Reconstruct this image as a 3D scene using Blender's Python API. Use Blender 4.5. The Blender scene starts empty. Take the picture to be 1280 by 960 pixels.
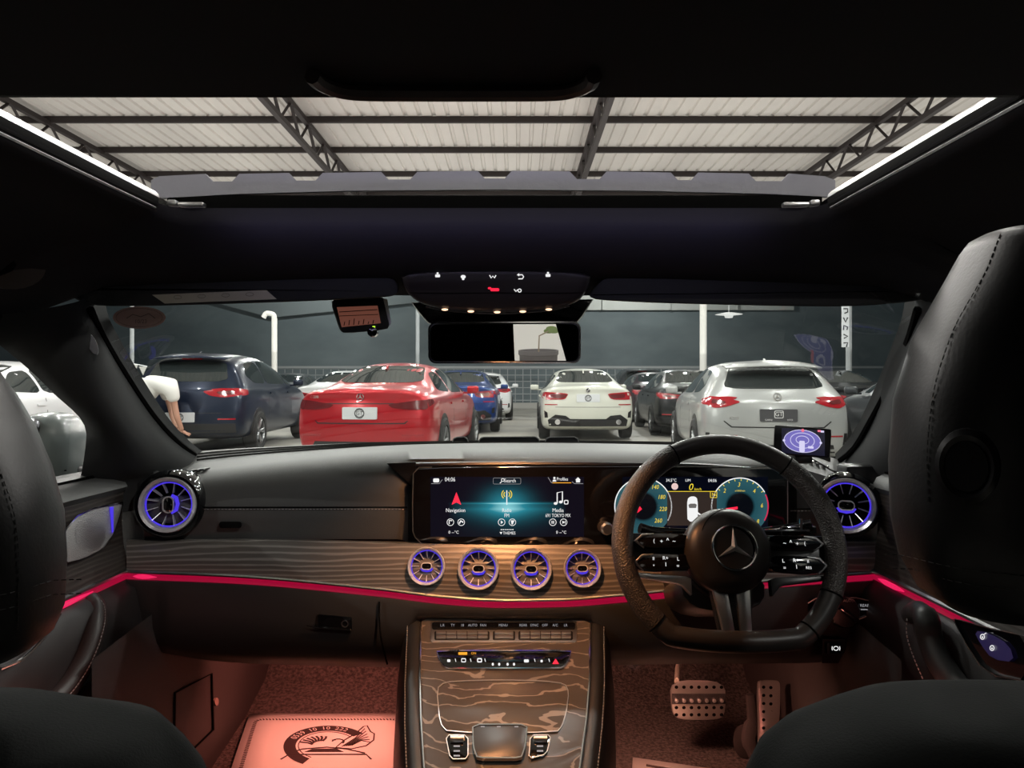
import bpy, bmesh, math, random
from mathutils import Vector, Matrix
from mathutils.bvhtree import BVHTree
random.seed(7)
PI = math.pi
SC = bpy.context.scene
COL = SC.collection

# ------------------------------------------------------------------ camera, world, lamps, exposure
CX, CZ, F, VX, VY = 0.03, 1.15, 931.0, 645.0, 477.0
cam_d = bpy.data.cameras.new('camera')
cam_d.sensor_width = 36.0
cam_d.lens = 36.0 * F / 1280.0
cam_d.shift_x = -(VX - 640.0) / 1280.0
cam_d.shift_y = -(480.0 - VY) / 1280.0
cam_d.clip_start = 0.02
cam_d.clip_end = 300
cam = bpy.data.objects.new('camera', cam_d)
cam.location = (CX, 0, CZ)
cam.rotation_euler = (PI / 2, 0, 0)
COL.objects.link(cam)
SC.camera = cam

vs = SC.view_settings
vs.view_transform = 'Standard'
try:
    vs.look = 'None'
except Exception:
    pass
vs.exposure = 0.0
vs.gamma = 1.0
vs.use_curve_mapping = False

w = bpy.data.worlds.new('night_sky')
SC.world = w
w.use_nodes = True
wn = w.node_tree.nodes
bg = wn['Background']
tcw = wn.new('ShaderNodeTexCoord')
nzw = wn.new('ShaderNodeTexNoise'); nzw.inputs['Scale'].default_value = 2.2; nzw.inputs['Detail'].default_value = 4
rpw = wn.new('ShaderNodeValToRGB')
rpw.color_ramp.elements[0].position = 0.3; rpw.color_ramp.elements[0].color = (0.027, 0.040, 0.047, 1)
rpw.color_ramp.elements[1].position = 0.75; rpw.color_ramp.elements[1].color = (0.055, 0.074, 0.083, 1)
w.node_tree.links.new(tcw.outputs['Generated'], nzw.inputs['Vector'])
w.node_tree.links.new(nzw.outputs['Fac'], rpw.inputs['Fac'])
w.node_tree.links.new(rpw.outputs['Color'], bg.inputs['Color'])
bg.inputs['Strength'].default_value = 0.8


def lamp(kind, name, loc, power, color=(1, 1, 1), size=0.1, target=None, spot=60, blend=0.5, size_y=None):
    d = bpy.data.lights.new(name, kind)
    d.energy = power
    d.color = color
    if kind == 'AREA':
        d.size = size
        if size_y:
            d.shape = 'RECTANGLE'; d.size_y = size_y
    else:
        d.shadow_soft_size = size
    if kind == 'SPOT':
        d.spot_size = math.radians(spot); d.spot_blend = blend
    o = bpy.data.objects.new(name, d)
    o.location = loc
    if target is not None:
        o.rotation_euler = (Vector(target) - Vector(loc)).to_track_quat('-Z', 'Y').to_euler()
    COL.objects.link(o)
    return o

# lamps hung under the canopy roof over the forecourt
HALL = (1.0, 0.97, 0.92)
for iy, y in enumerate((4.4, 6.4, 9.4, 13.0, 17.4, 22.4)):
    for ix, x in enumerate((-8.6, -6.0, -3.4, -.8, 1.8, 4.4, 7.0)):
        lamp('SPOT', 'canopy_lamp', (x + (iy % 2) * .8, y, 5.35), 175, HALL, 0.08, (x + (iy % 2) * .8, y, 0), spot=165, blend=.25)
# added fill lights that brighten the fascia across the yard
lamp('POINT', 'fascia_fill', (5, 29.5, 6.0), 700, HALL, .1)
lamp('POINT', 'fascia_fill', (-8, 29.5, 6.0), 600, HALL, .1)
# lamps over the rows behind the car: left one reaches the dashboard through the side window
lamp('POINT', 'canopy_lamp', (-8.0, -4.0, 5.0), 800, HALL, 0.07)
lamp('POINT', 'canopy_lamp', (3.6, -3.2, 5.0), 420, HALL, 0.10)
# added fill areas, no real fixtures, that brighten the roof sheets
for x in (-8, 0, 8):
    lamp('AREA', 'roof_fill', (x, 15, 1.9), 260, HALL, 7, (x, 15, 6), size_y=14)


# ------------------------------------------------------------------ helpers
def P(px, py, Y):
    return Vector((CX + (px - VX) / F * Y, Y, CZ - (py - VY) / F * Y))


def interp(ctrl, x):
    n = len(ctrl)
    if x <= ctrl[0][0]:
        return ctrl[0][1]
    if x >= ctrl[-1][0]:
        return ctrl[-1][1]
    for i in range(n - 1):
        x0, y0 = ctrl[i]; x1, y1 = ctrl[i + 1]
        if x0 <= x <= x1:
            d = (y1 - y0) / (x1 - x0)
            def sl(j):
                if j <= 0 or j >= n - 1:
                    return None
                a = (ctrl[j][1] - ctrl[j-1][1]) / (ctrl[j][0] - ctrl[j-1][0])
                b = (ctrl[j+1][1] - ctrl[j][1]) / (ctrl[j+1][0] - ctrl[j][0])
                return 0 if a * b <= 0 else 2 * a * b / (a + b)
            m0 = sl(i); m1 = sl(i + 1)
            m0 = d if m0 is None else m0
            m1 = d if m1 is None else m1
            h = x1 - x0; t = (x - x0) / h
            return ((2*t**3 - 3*t**2 + 1) * y0 + (t**3 - 2*t**2 + t) * h * m0 +
                    (-2*t**3 + 3*t**2) * y1 + (t**3 - t**2) * h * m1)


def catmull(pts, n=6, closed=False):
    pts = [Vector(p) for p in pts]
    out = []
    m = len(pts)
    segs = m if closed else m - 1
    for i in range(segs):
        if closed:
            p0, p1, p2, p3 = pts[(i-1) % m], pts[i], pts[(i+1) % m], pts[(i+2) % m]
        else:
            p1, p2 = pts[i], pts[i+1]
            p0 = pts[i-1] if i > 0 else p1 * 2 - p2
            p3 = pts[i+2] if i + 2 < m else p2 * 2 - p1
        for k in range(n):
            t = k / n
            out.append(0.5 * ((2 * p1) + (p2 - p0) * t + (2*p0 - 5*p1 + 4*p2 - p3) * t*t + (3*p1 - p0 - 3*p2 + p3) * t**3))
    if not closed:
        out.append(pts[-1])
    return out


def chaikin(poly, it=2, k=0.25):
    poly = [tuple(p) for p in poly]
    for _ in range(it):
        out = []
        for i in range(len(poly)):
            a = poly[i]; b = poly[(i + 1) % len(poly)]
            out.append(tuple(a[j] * (1-k) + b[j] * k for j in range(len(a))))
            out.append(tuple(a[j] * k + b[j] * (1-k) for j in range(len(a))))
        poly = out
    return poly


def rrect(x0, y0, x1, y1, r, n=4):
    out = []
    for cx, cy, a0 in ((x1-r, y1-r, 0), (x0+r, y1-r, 90), (x0+r, y0+r, 180), (x1-r, y0+r, 270)):
        for k in range(n + 1):
            a = math.radians(a0 + 90 * k / n)
            out.append((cx + r * math.cos(a), cy + r * math.sin(a)))
    return out


def circle2(cx, cy, rx, ry=None, n=32, a0=0, a1=360):
    ry = rx if ry is None else ry
    full = abs(a1 - a0) >= 360
    m = n if full else n + 1
    return [(cx + rx * math.cos(math.radians(a0 + (a1-a0) * k / n)), cy + ry * math.sin(math.radians(a0 + (a1-a0) * k / n))) for k in range(m)]


def frame(o, n, up=(0, 0, 1)):
    n = Vector(n).normalized()
    x = Vector(up).cross(n).normalized()
    y = n.cross(x)
    M = Matrix.Identity(4)
    for i in range(3):
        M[i][0] = x[i]; M[i][1] = y[i]; M[i][2] = n[i]; M[i][3] = o[i]
    return M


class MB:
    def __init__(self):
        self.bm = bmesh.new()

    def vs_(self, pts):
        return [self.bm.verts.new(p) for p in pts]

    def face(self, vs):
        try:
            return self.bm.faces.new(vs)
        except ValueError:
            return None

    def grid(self, rows, cu=False, cv=False):
        V = [self.vs_(r) for r in rows]
        R = len(V); C = len(V[0])
        for i in range(R if cv else R - 1):
            for j in range(C if cu else C - 1):
                self.face([V[i][j], V[i][(j+1) % C], V[(i+1) % R][(j+1) % C], V[(i+1) % R][j]])
        return V

    def tube(self, pts, r, n=10, closed=False, flat=1.0, caps=True):
        pts = [Vector(p) for p in pts]
        m = len(pts)
        rs = r if isinstance(r, (list, tuple)) else [r] * m
        ref = None
        rings = []
        for i, p in enumerate(pts):
            a = pts[(i-1) % m] if (closed or i > 0) else p
            b = pts[(i+1) % m] if (closed or i < m-1) else p
            t = (b - a)
            t = t.normalized() if t.length > 1e-9 else Vector((0, 0, 1))
            if ref is None:
                ref = Vector((0, 0, 1)) if abs(t.z) < 0.9 else Vector((1, 0, 0))
            u = t.cross(ref)
            if u.length < 1e-6:
                u = t.orthogonal()
            u.normalize(); v = u.cross(t).normalized(); ref = v
            rings.append([p + (u * math.cos(2*PI*k/n) * flat + v * math.sin(2*PI*k/n)) * rs[i] for k in range(n)])
        V = self.grid(rings, cu=True, cv=closed)
        if not closed and caps:
            self.face(V[0][::-1]); self.face(V[-1])
        return self

    def lathe(self, prof, M=Matrix.Identity(4), n=32, sx=1, sy=1, cap=True):
        rings = []
        for r, h in prof:
            rings.append([M @ Vector((r * math.cos(2*PI*k/n) * sx, r * math.sin(2*PI*k/n) * sy, h)) for k in range(n)])
        V = self.grid(rings, cu=True)
        if cap and prof[0][0] > 1e-6:
            self.face(V[0][::-1])
        if cap and prof[-1][0] > 1e-6:
            self.face(V[-1])
        return self

    def box(self, c, s, M=None, bev=0.0, seg=2):
        bm2 = bmesh.new()
        bmesh.ops.create_cube(bm2, size=1)
        bmesh.ops.scale(bm2, vec=s, verts=bm2.verts)
        if bev > 0:
            bmesh.ops.bevel(bm2, geom=bm2.edges[:], offset=bev, segments=seg, affect='EDGES', profile=0.5)
        bmesh.ops.translate(bm2, vec=c, verts=bm2.verts)
        if M is not None:
            bmesh.ops.transform(bm2, matrix=M, verts=bm2.verts)
        self.merge(bm2)
        return self

    def merge(self, bm2):
        mp = {v: self.bm.verts.new(v.co) for v in bm2.verts}
        for f in bm2.faces:
            self.face([mp[v] for v in f.verts])
        bm2.free()

    def prism(self, poly, mapf, t0, t1, bev=0.0, seg=2):
        """extrude a 2D polygon between offsets t0 (back) and t1 (front); mapf(u, v, off) gives the point"""
        if bev > 0:
            cx = sum(p[0] for p in poly) / len(poly); cy = sum(p[1] for p in poly) / len(poly)
            # inset by moving along the inward normal
            ins = []
            n = len(poly)
            area = sum(poly[i][0] * poly[(i+1) % n][1] - poly[(i+1) % n][0] * poly[i][1] for i in range(n))
            sg = 1 if area > 0 else -1
            sc = ((mapf(cx + 1, cy, 0) - mapf(cx, cy, 0)).length)
            for i in range(n):
                a = Vector(poly[i-1]); b = Vector(poly[i]); c = Vector(poly[(i+1) % n])
                d1 = (b - a); d2 = (c - b)
                nn = Vector((0, 0))
                if d1.length > 1e-9:
                    nn += Vector((-d1.y, d1.x)).normalized()
                if d2.length > 1e-9:
                    nn += Vector((-d2.y, d2.x)).normalized()
                if nn.length > 1e-9:
                    nn.normalize()
                ins.append(b + nn * sg * bev / sc)
            loops = [(poly, t0), (poly, t1 - bev)]
            loops.append(([Vector(poly[i]).lerp(ins[i], 0.3) for i in range(n)], t1 - bev * 0.3))
            loops.append((ins, t1))
        else:
            loops = [(poly, t0), (poly, t1)]
        rings = [[mapf(p[0], p[1], t) for p in L] for L, t in loops]
        V = self.grid(rings, cu=True)
        self.face(V[0][::-1]); self.face(V[-1])
        return self

    def flat(self, poly, mapf, t):
        self.face(self.vs_([mapf(p[0], p[1], t) for p in poly]))
        return self

    def stroke(self, path, wd, mapf, t0, t1, closed=False):
        """a ribbon of width wd (2D units) along a 2D path, raised from t0 to t1"""
        n = len(path)
        L, R = [], []
        for i in range(n):
            a = Vector(path[(i-1) % n]) if (closed or i > 0) else Vector(path[i])
            c = Vector(path[(i+1) % n]) if (closed or i < n-1) else Vector(path[i])
            d = (c - a)
            d = d.normalized() if d.length > 1e-9 else Vector((1, 0))
            nn = Vector((-d.y, d.x)) * wd / 2
            L.append(Vector(path[i]) + nn); R.append(Vector(path[i]) - nn)
        rows = [[mapf(p.x, p.y, t0) for p in L], [mapf(p.x, p.y, t1) for p in L], [mapf(p.x, p.y, t1) for p in R], [mapf(p.x, p.y, t0) for p in R]]
        self.grid(rows, cu=closed)
        return self

    def text(self, s, size, mapf, cx, cy, t=0.0, align='CENTER', flip=-1, sx=1.0, ang=0.0, shear=0.0, ext=0.0):
        """text laid at 2D position (cx, cy) through mapf; flip=-1 when v grows downwards"""
        vs2, fs = text_data(s, align)
        ca, sa = math.cos(ang), math.sin(ang)
        V = []
        for x, y in vs2:
            x = (x + shear * y) * size * sx; y = y * size
            u = x * ca - y * sa; v = x * sa + y * ca
            V.append(self.bm.verts.new(mapf(cx + u, cy + flip * v, t)))
        for f in fs:
            self.face([V[i] for i in f])
        return self

    def build(self, name, mat, parent=None, smooth=True, ang=38, sub=0, solid=0.0, weld=0.0, recalc=True, world=None):
        bm = self.bm
        if weld > 0:
            bmesh.ops.remove_doubles(bm, verts=bm.verts, dist=weld)
        if recalc:
            bmesh.ops.recalc_face_normals(bm, faces=bm.faces)
        for f in bm.faces:
            f.smooth = smooth
        if smooth:
            for e in bm.edges:
                if len(e.link_faces) == 2 and e.calc_face_angle(0) > math.radians(ang):
                    e.smooth = False
        me = bpy.data.meshes.new(name)
        bm.to_mesh(me); bm.free()
        o = bpy.data.objects.new(name, me)
        if mat:
            me.materials.append(mat)
        COL.objects.link(o)
        if parent is not None:
            o.parent = parent
            o.matrix_parent_inverse = Matrix.Identity(4)
            loc = WLOC.get(parent.name)
            if loc is not None and world is None:
                # geometry was given in world coordinates: bring it into the parent's space
                me.transform(loc.inverted())
            WLOC[o.name] = loc if loc is not None else None
        if solid:
            m = o.modifiers.new('thick', 'SOLIDIFY'); m.thickness = solid; m.offset = 0
        if sub:
            m = o.modifiers.new('round', 'SUBSURF'); m.levels = sub; m.render_levels = sub
        return o


WLOC = {}
_TX = {}


def text_data(s, align='CENTER'):
    key = (s, align)
    if key not in _TX:
        cu = bpy.data.curves.new('t', 'FONT')
        cu.body = s; cu.size = 1.0; cu.align_x = align; cu.align_y = 'CENTER'; cu.resolution_u = 2
        ob = bpy.data.objects.new('t', cu); COL.objects.link(ob)
        dg = bpy.context.evaluated_depsgraph_get(); dg.update()
        me = bpy.data.meshes.new_from_object(ob.evaluated_get(dg))
        _TX[key] = ([(v.co.x, v.co.y) for v in me.vertices], [tuple(p.vertices) for p in me.polygons])
        bpy.data.objects.remove(ob); bpy.data.curves.remove(cu); bpy.data.meshes.remove(me)
    return _TX[key]


def thing(name, label, cat, loc=(0, 0, 0), rotz=0, group=None):
    o = bpy.data.objects.new(name, None)
    o.empty_display_size = 0.1
    o.location = loc; o.rotation_euler = (0, 0, rotz)
    COL.objects.link(o)
    o['label'] = label; o['category'] = cat
    if group:
        o['group'] = group
    WLOC[o.name] = Matrix.Translation(Vector(loc)) @ Matrix.Rotation(rotz, 4, 'Z')
    return o


def tag(o, label, cat, group=None):
    o['label'] = label; o['category'] = cat
    if group:
        o['group'] = group
    return o


def struct(o):
    o['kind'] = 'structure'
    return o


def lab(o, s):
    o['label'] = s
    return o


# ------------------------------------------------------------------ materials
MATS = {}


def mat(name, col, rough=0.5, metal=0.0, spec=0.5, emit=None, es=0.0, bump=None, coat=0.0, sheen=0.0, alpha=1.0, var=None, trans=0.0, coatr=0.05):
    if name in MATS:
        return MATS[name]
    m = bpy.data.materials.new(name); m.use_nodes = True
    nt = m.node_tree; b = nt.nodes['Principled BSDF']
    b.inputs['Base Color'].default_value = (*col, 1)
    b.inputs['Roughness'].default_value = rough
    b.inputs['Metallic'].default_value = metal
    b.inputs['Specular IOR Level'].default_value = spec
    b.inputs['Coat Weight'].default_value = coat
    b.inputs['Coat Roughness'].default_value = coatr
    b.inputs['Alpha'].default_value = alpha
    b.inputs['Transmission Weight'].default_value = trans
    if sheen:
        b.inputs['Sheen Weight'].default_value = sheen
    if emit:
        b.inputs['Emission Color'].default_value = (*emit, 1); b.inputs['Emission Strength'].default_value = es
    tc = None
    if bump or var:
        tc = nt.nodes.new('ShaderNodeTexCoord')
    if var:   # (colour2, scale, (sx,sy,sz), detail)
        c2, sc, st, det = var
        mp = nt.nodes.new('ShaderNodeMapping'); mp.inputs['Scale'].default_value = st
        nz = nt.nodes.new('ShaderNodeTexNoise'); nz.inputs['Scale'].default_value = sc; nz.inputs['Detail'].default_value = det
        mx = nt.nodes.new('ShaderNodeMix'); mx.data_type = 'RGBA'
        mx.inputs[6].default_value = (*col, 1); mx.inputs[7].default_value = (*c2, 1)
        rp = nt.nodes.new('ShaderNodeMapRange'); rp.inputs[1].default_value = 0.35; rp.inputs[2].default_value = 0.65
        nt.links.new(tc.outputs['Object'], mp.inputs['Vector']); nt.links.new(mp.outputs['Vector'], nz.inputs['Vector'])
        nt.links.new(nz.outputs['Fac'], rp.inputs[0]); nt.links.new(rp.outputs[0], mx.inputs[0])
        nt.links.new(mx.outputs[2], b.inputs['Base Color'])
    if bump:  # (kind, scale, strength, distance)
        kind, sc, st, dist = bump
        if kind == 'noise':
            t = nt.nodes.new('ShaderNodeTexNoise'); t.inputs['Detail'].default_value = 3; out = t.outputs['Fac']
        else:
            t = nt.nodes.new('ShaderNodeTexVoronoi'); out = t.outputs['Distance']
        t.inputs['Scale'].default_value = sc
        bp = nt.nodes.new('ShaderNodeBump'); bp.inputs['Strength'].default_value = st; bp.inputs['Distance'].default_value = dist
        nt.links.new(tc.outputs['Object'], t.inputs['Vector']); nt.links.new(out, bp.inputs['Height'])
        nt.links.new(bp.outputs['Normal'], b.inputs['Normal'])
    MATS[name] = m
    return m


def glow(name, col, s=1.0):
    return mat(name, (0, 0, 0), 0.5, emit=col, es=s)


def wood(name, c1, c2, scale, st, rough=0.45, dist=6.0, bandw=0.12, p0=.45):
    """open pored veneer: distorted bands along the grain"""
    m = bpy.data.materials.new(name); m.use_nodes = True
    nt = m.node_tree; b = nt.nodes['Principled BSDF']
    tc = nt.nodes.new('ShaderNodeTexCoord'); mp = nt.nodes.new('ShaderNodeMapping'); mp.inputs['Scale'].default_value = st
    nz = nt.nodes.new('ShaderNodeTexNoise'); nz.inputs['Scale'].default_value = 3.0; nz.inputs['Detail'].default_value = 3
    ad = nt.nodes.new('ShaderNodeMix'); ad.data_type = 'RGBA'; ad.blend_type = 'LINEAR_LIGHT'; ad.inputs[0].default_value = bandw
    wv = nt.nodes.new('ShaderNodeTexWave'); wv.wave_type = 'BANDS'; wv.bands_direction = 'Z'; wv.inputs['Scale'].default_value = scale
    wv.inputs['Distortion'].default_value = dist; wv.inputs['Detail'].default_value = 3; wv.inputs['Detail Scale'].default_value = 1.2
    rp = nt.nodes.new('ShaderNodeValToRGB')
    rp.color_ramp.elements[0].color = (*c1, 1); rp.color_ramp.elements[0].position = p0
    rp.color_ramp.elements[1].color = (*c2, 1); rp.color_ramp.elements[1].position = 0.97
    L = nt.links.new
    L(tc.outputs['Object'], mp.inputs['Vector']); L(mp.outputs['Vector'], nz.inputs['Vector'])
    L(mp.outputs['Vector'], ad.inputs[6]); L(nz.outputs['Color'], ad.inputs[7]); L(ad.outputs[2], wv.inputs['Vector'])
    L(wv.outputs['Fac'], rp.inputs['Fac']); L(rp.outputs['Color'], b.inputs['Base Color'])
    b.inputs['Roughness'].default_value = rough
    bp = nt.nodes.new('ShaderNodeBump'); bp.inputs['Strength'].default_value = 0.15; bp.inputs['Distance'].default_value = 0.001
    L(wv.outputs['Fac'], bp.inputs['Height']); L(bp.outputs['Normal'], b.inputs['Normal'])
    return m


def clear_glass(name, tint=(0.9, 0.96, 0.94), ior=1.45, haze=0.0):
    m = bpy.data.materials.new(name); m.use_nodes = True
    nt = m.node_tree; nt.nodes.clear()
    out = nt.nodes.new('ShaderNodeOutputMaterial'); tr = nt.nodes.new('ShaderNodeBsdfTransparent')
    gl = nt.nodes.new('ShaderNodeBsdfGlossy'); gl.inputs['Roughness'].default_value = 0.0
    fr = nt.nodes.new('ShaderNodeFresnel'); fr.inputs['IOR'].default_value = ior
    ge = nt.nodes.new('ShaderNodeNewGeometry'); mr = nt.nodes.new('ShaderNodeMapRange')
    mr.inputs[3].default_value = ior; mr.inputs[4].default_value = 1.0 / ior
    nt.links.new(ge.outputs['Backfacing'], mr.inputs[0]); nt.links.new(mr.outputs[0], fr.inputs['IOR'])
    mx = nt.nodes.new('ShaderNodeMixShader'); tr.inputs['Color'].default_value = (*tint, 1)
    nt.links.new(fr.outputs[0], mx.inputs[0]); nt.links.new(tr.outputs[0], mx.inputs[1]); nt.links.new(gl.outputs[0], mx.inputs[2])
    nt.links.new(mx.outputs[0], out.inputs['Surface'])
    return m


M_leather = mat('black leather', (0.012, 0.012, 0.013), 0.42, bump=('voronoi', 900, 0.25, 0.0006))
M_grey = mat('charcoal leather', (0.062, 0.063, 0.062), 0.5, bump=('voronoi', 800, 0.25, 0.0005))
M_lower = mat('black soft plastic', (0.012, 0.0115, 0.0115), 0.6, bump=('noise', 700, 0.2, 0.0004))
M_cloth = mat('pillar cloth', (0.024, 0.025, 0.026), 0.95, bump=('noise', 900, 0.3, 0.0005))
M_head = mat('headliner cloth', (0.022, 0.021, 0.024), 0.98, bump=('noise', 900, 0.3, 0.0005), spec=0.1)
M_gloss = mat('gloss black', (0.004, 0.004, 0.005), 0.08, coat=0.6)
M_satin = mat('satin black', (0.01, 0.01, 0.011), 0.35)
M_silver = mat('satin silver', (0.80, 0.80, 0.82), 0.30, metal=0.55)
M_chrome = mat('chrome', (0.85, 0.85, 0.87), 0.12, metal=1.0)
M_alu = mat('brushed aluminium', (0.62, 0.62, 0.63), 0.32, metal=1.0)
M_dark = mat('unlit black', (0.003, 0.003, 0.003), 0.9, spec=0.05)
M_thread = mat('grey thread', (0.28, 0.27, 0.26), 0.8)
M_white = mat('white print', (0.8, 0.8, 0.8), 0.5, emit=(1, 1, 1), es=0.5)
G_white = glow('white symbol light', (1, 1, 1), 0.9)
G_dim = glow('dim symbol light', (0.8, 0.8, 0.85), 0.35)
G_red = glow('red symbol light', (1, 0.02, 0.06), 1.2)
G_amber = glow('amber symbol light', (1.0, 0.42, 0.03), 1.0)
G_yellow = glow('yellow symbol light', (1.0, 0.75, 0.05), 0.9)
G_violet = glow('violet ambient light', (0.09, 0.05, 1.0), .75)
G_strip = glow('red ambient light', (0.75, 0.005, 0.07), 0.40)
M_carpet = mat('carpet', (0.13, 0.11, 0.105), 1.0, bump=('noise', 160, 1.0, 0.008), var=((0.05, 0.042, 0.04), 120, (1, 1, 1), 3), spec=0.1)
# ------------------------------------------------------------------ the forecourt outside
M_ground = mat('forecourt paving', (0.36, 0.34, 0.30), 0.55, var=((0.25, 0.24, 0.22), 0.9, (1, 1, 1), 5))
m = MB(); m.grid([[(x, y, 0) for x in (-40, -10, 10, 40)] for y in (-14, 4, 20, 80)])
struct(m.build('ground', M_ground, recalc=False))

M_sheet = mat('roof sheet', (0.62, 0.60, 0.56), 0.5, var=((0.50, 0.48, 0.45), 0.6, (1, 0.2, 1), 3))
M_steel = mat('brown painted steel', (0.020, 0.014, 0.013), 0.6)
# trapezoid sheeting, ribs along y
m = MB(); xs = []
x = -16.0
while x < 16:
    xs += [(x, 0), (x + 0.17, 0), (x + 0.19, 0.035), (x + 0.24, 0.035)]
    x += 0.26
m.grid([[(a, y, 6.06 + b) for a, b in xs] for y in (-6, 4, 12, 20, 26)])
struct(m.build('ceiling_canopy', M_sheet, smooth=False))
for k, y in enumerate([12.0, 13.8, 15.6, 17.4, 19.2]):
    m = MB(); m.box((0, y, 6.0), (32, 0.07, 0.12), bev=0.01)
    tag(m.build('roof_purlin', M_steel), ['brown steel purlin nearest overhead, cut off by the sunroof blind edge', 'topmost dark purlin crossing the sunroof opening', 'middle dark purlin crossing the sunroof opening',
         'lowest dark purlin, partly hidden by the wind deflector', 'farthest dark purlin, hidden behind the wind deflector'][k], 'purlin', 'purlins under the canopy roof')
for k, (xt, xb) in enumerate([(-8.63, -8.63), (-3.83, -3.83), (1.476, 1.476), (6.7, 6.7)]):
    t = thing('roof_truss', ['brown lattice truss at the far left of the open sunroof', 'brown lattice truss left of the sunroof middle', 'brown lattice truss seen nearly end on right of the sunroof middle', 'brown lattice truss at the far right of the open sunroof'][k], 'truss', (xt, 12, 5.4), 0, 'lattice trusses under the canopy roof')
    m = MB(); m.box((xt, 15, 5.93), (0.09, 22, 0.09)); m.build('top_chord', M_steel, t)
    m = MB(); m.box((xt, 15, 5.47), (0.09, 22, 0.09)); m.build('bottom_chord', M_steel, t)
    m = MB()
    y = 4.5; up = True
    while y < 25:
        a = Vector((xt, y, 5.47 if up else 5.93)); b = Vector((xt, y + 0.55, 5.93 if up else 5.47))
        m.tube([a, b], 0.03, 4); y += 0.55; up = not up
    m.build('lattice', M_steel, t, smooth=False)

# pale fascia board of the canopy across the yard
m = MB(); m.box((5.2, 33.36, 4.75), (14.5, 0.15, 0.8)); 
for x in (-1.4, 0.9, 3.9, 6.9, 9.9):
    m.box((x, 33.2, 4.75), (0.05, 0.06, 0.8))
tag(m.build('fascia_board', mat('pale sheet', (0.5, 0.52, 0.5), 0.6)), 'pale panelled fascia board high across the yard', 'fascia board')
m = MB(); m.prism([(-16.5, 5.5), (-2.7, 5.5), (-2.7, 4.85), (-10.9, 4.0)], lambda u, v, o: Vector((u, 33.2 + o, v)), 0, 0.24)
tag(m.build('reflection_sheet', mat('grey reflection tone', (0.16, 0.19, 0.20), 0.7)), 'grey slanting awning sheet above the red saloon', 'reflection')  # pale windscreen reflection shaped as a grey sheet across the yard
# dark tarpaulin hoarding with rail, behind the car rows
m = MB(); m.box((0, 33.5, 3.6), (60, 0.1, 7.2))
tag(m.build('hoarding', mat('dark tarpaulin', (0.11, 0.14, 0.155), 0.75, var=((0.15, 0.185, 0.20), 0.5, (1, 1, 2), 3))), 'dark tarpaulin hoarding closing the back of the yard', 'hoarding')

M_galv = mat('galvanised steel', (0.35, 0.37, 0.38), 0.5, metal=0.3)
t = thing('mesh_fence', 'grey wire mesh fence panels between the blue and white saloons', 'fence', (0, 32, 0))
m = MB()
for k in range(-40, 41):
    m.box((k * 0.33, 32, 0.98), (0.03, 0.02, 1.45))
for k in range(6):
    m.box((0, 32, 0.35 + k * 0.27), (27, 0.02, 0.03))
m.build('mesh', M_galv, t, smooth=False)
m = MB(); m.box((0, 32, 1.77), (40, 0.08, 0.09)); m.build('top_rail', M_galv, t)
m = MB(); m.box((0, 32, 0.12), (40, 0.12, 0.24)); m.build('footing', mat('concrete', (0.4, 0.39, 0.37), 0.8), t)

M_pole = mat('white painted pole', (0.75, 0.74, 0.70), 0.5)
M_gpole = mat('grey painted pole', (0.32, 0.34, 0.35), 0.5)


def pole(px, ytop, Y, r, mt, hook, label):
    b = P(px, ytop, Y)
    t = thing('lamp_post', label, 'post', (b.x, Y, 0))
    m = MB(); m.tube([(b.x, Y, 0), (b.x, Y, b.z)], r, 12); m.build('post', mt, t)
    m = MB(); m.box((b.x, Y, 0.03), (r * 5, r * 5, 0.06)); m.build('base_plate', mt, t)
    if hook:
        m = MB(); m.tube(catmull([(b.x, Y, b.z - 0.02), (b.x - 0.03, Y, b.z + 0.1), (b.x - 0.2, Y, b.z + 0.13), (b.x - 0.28, Y, b.z + 0.02)]), r * 0.9, 10)
        m.build('bracket', mt, t)
    return t


pole(343, 398, 19, 0.07, M_pole, True, 'white post with a bent top between the dark SUV and red saloon')
pole(879, 378, 20.3, 0.095, M_pole, True, 'tall white post behind the left edge of the silver hatchback')
pole(165, 380, 17, 0.045, M_gpole, False, 'slim grey post at the far left beside the pennants')
pole(522, 380, 20, 0.05, M_gpole, False, 'slim grey post rising behind the red saloon')
pole(1061, 375, 18, 0.07, M_gpole, False, 'grey post carrying a vertical banner at the right')
# banner
b0 = P(1051, 380, 17.9); b1 = P(1060, 434, 17.9)
t = thing('banner', 'narrow white vertical banner with dark lettering on the right post', 'banner', (b0.x, 17.9, b1.z))
m = MB(); m.box(((b0.x + b1.x) / 2, 17.85, (b0.z + b1.z) / 2), (b1.x - b0.x, 0.02, b0.z - b1.z)); m.build('cloth', mat('banner white', (0.6, 0.62, 0.64), 0.7), t)
bx_ = (b0.x + b1.x) / 2
for k, sh in enumerate((((-.05, .06), (.05, .06), (.05, -.02), (-.03, -.05)), ((-.05, .05), (0, -.06), (.05, .05)), ((-.05, -.05), (-.04, .06), (.05, .02), (.03, -.05)), ((-.05, .05), (.05, .0), (-.04, -.05)), ((-.05, .04), (.05, .05), (.02, -.06)))):
    z = b0.z - 0.18 - k * 0.2
    m = MB(); m.stroke([(bx_ + a, z + b) for a, b in sh], .03, lambda u, v, o: Vector((u, 17.84 - o, v)), 0, .006)
    m.build('banner_mark', mat('banner ink', (0.03, 0.03, 0.035), 0.7), t, smooth=False)
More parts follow.
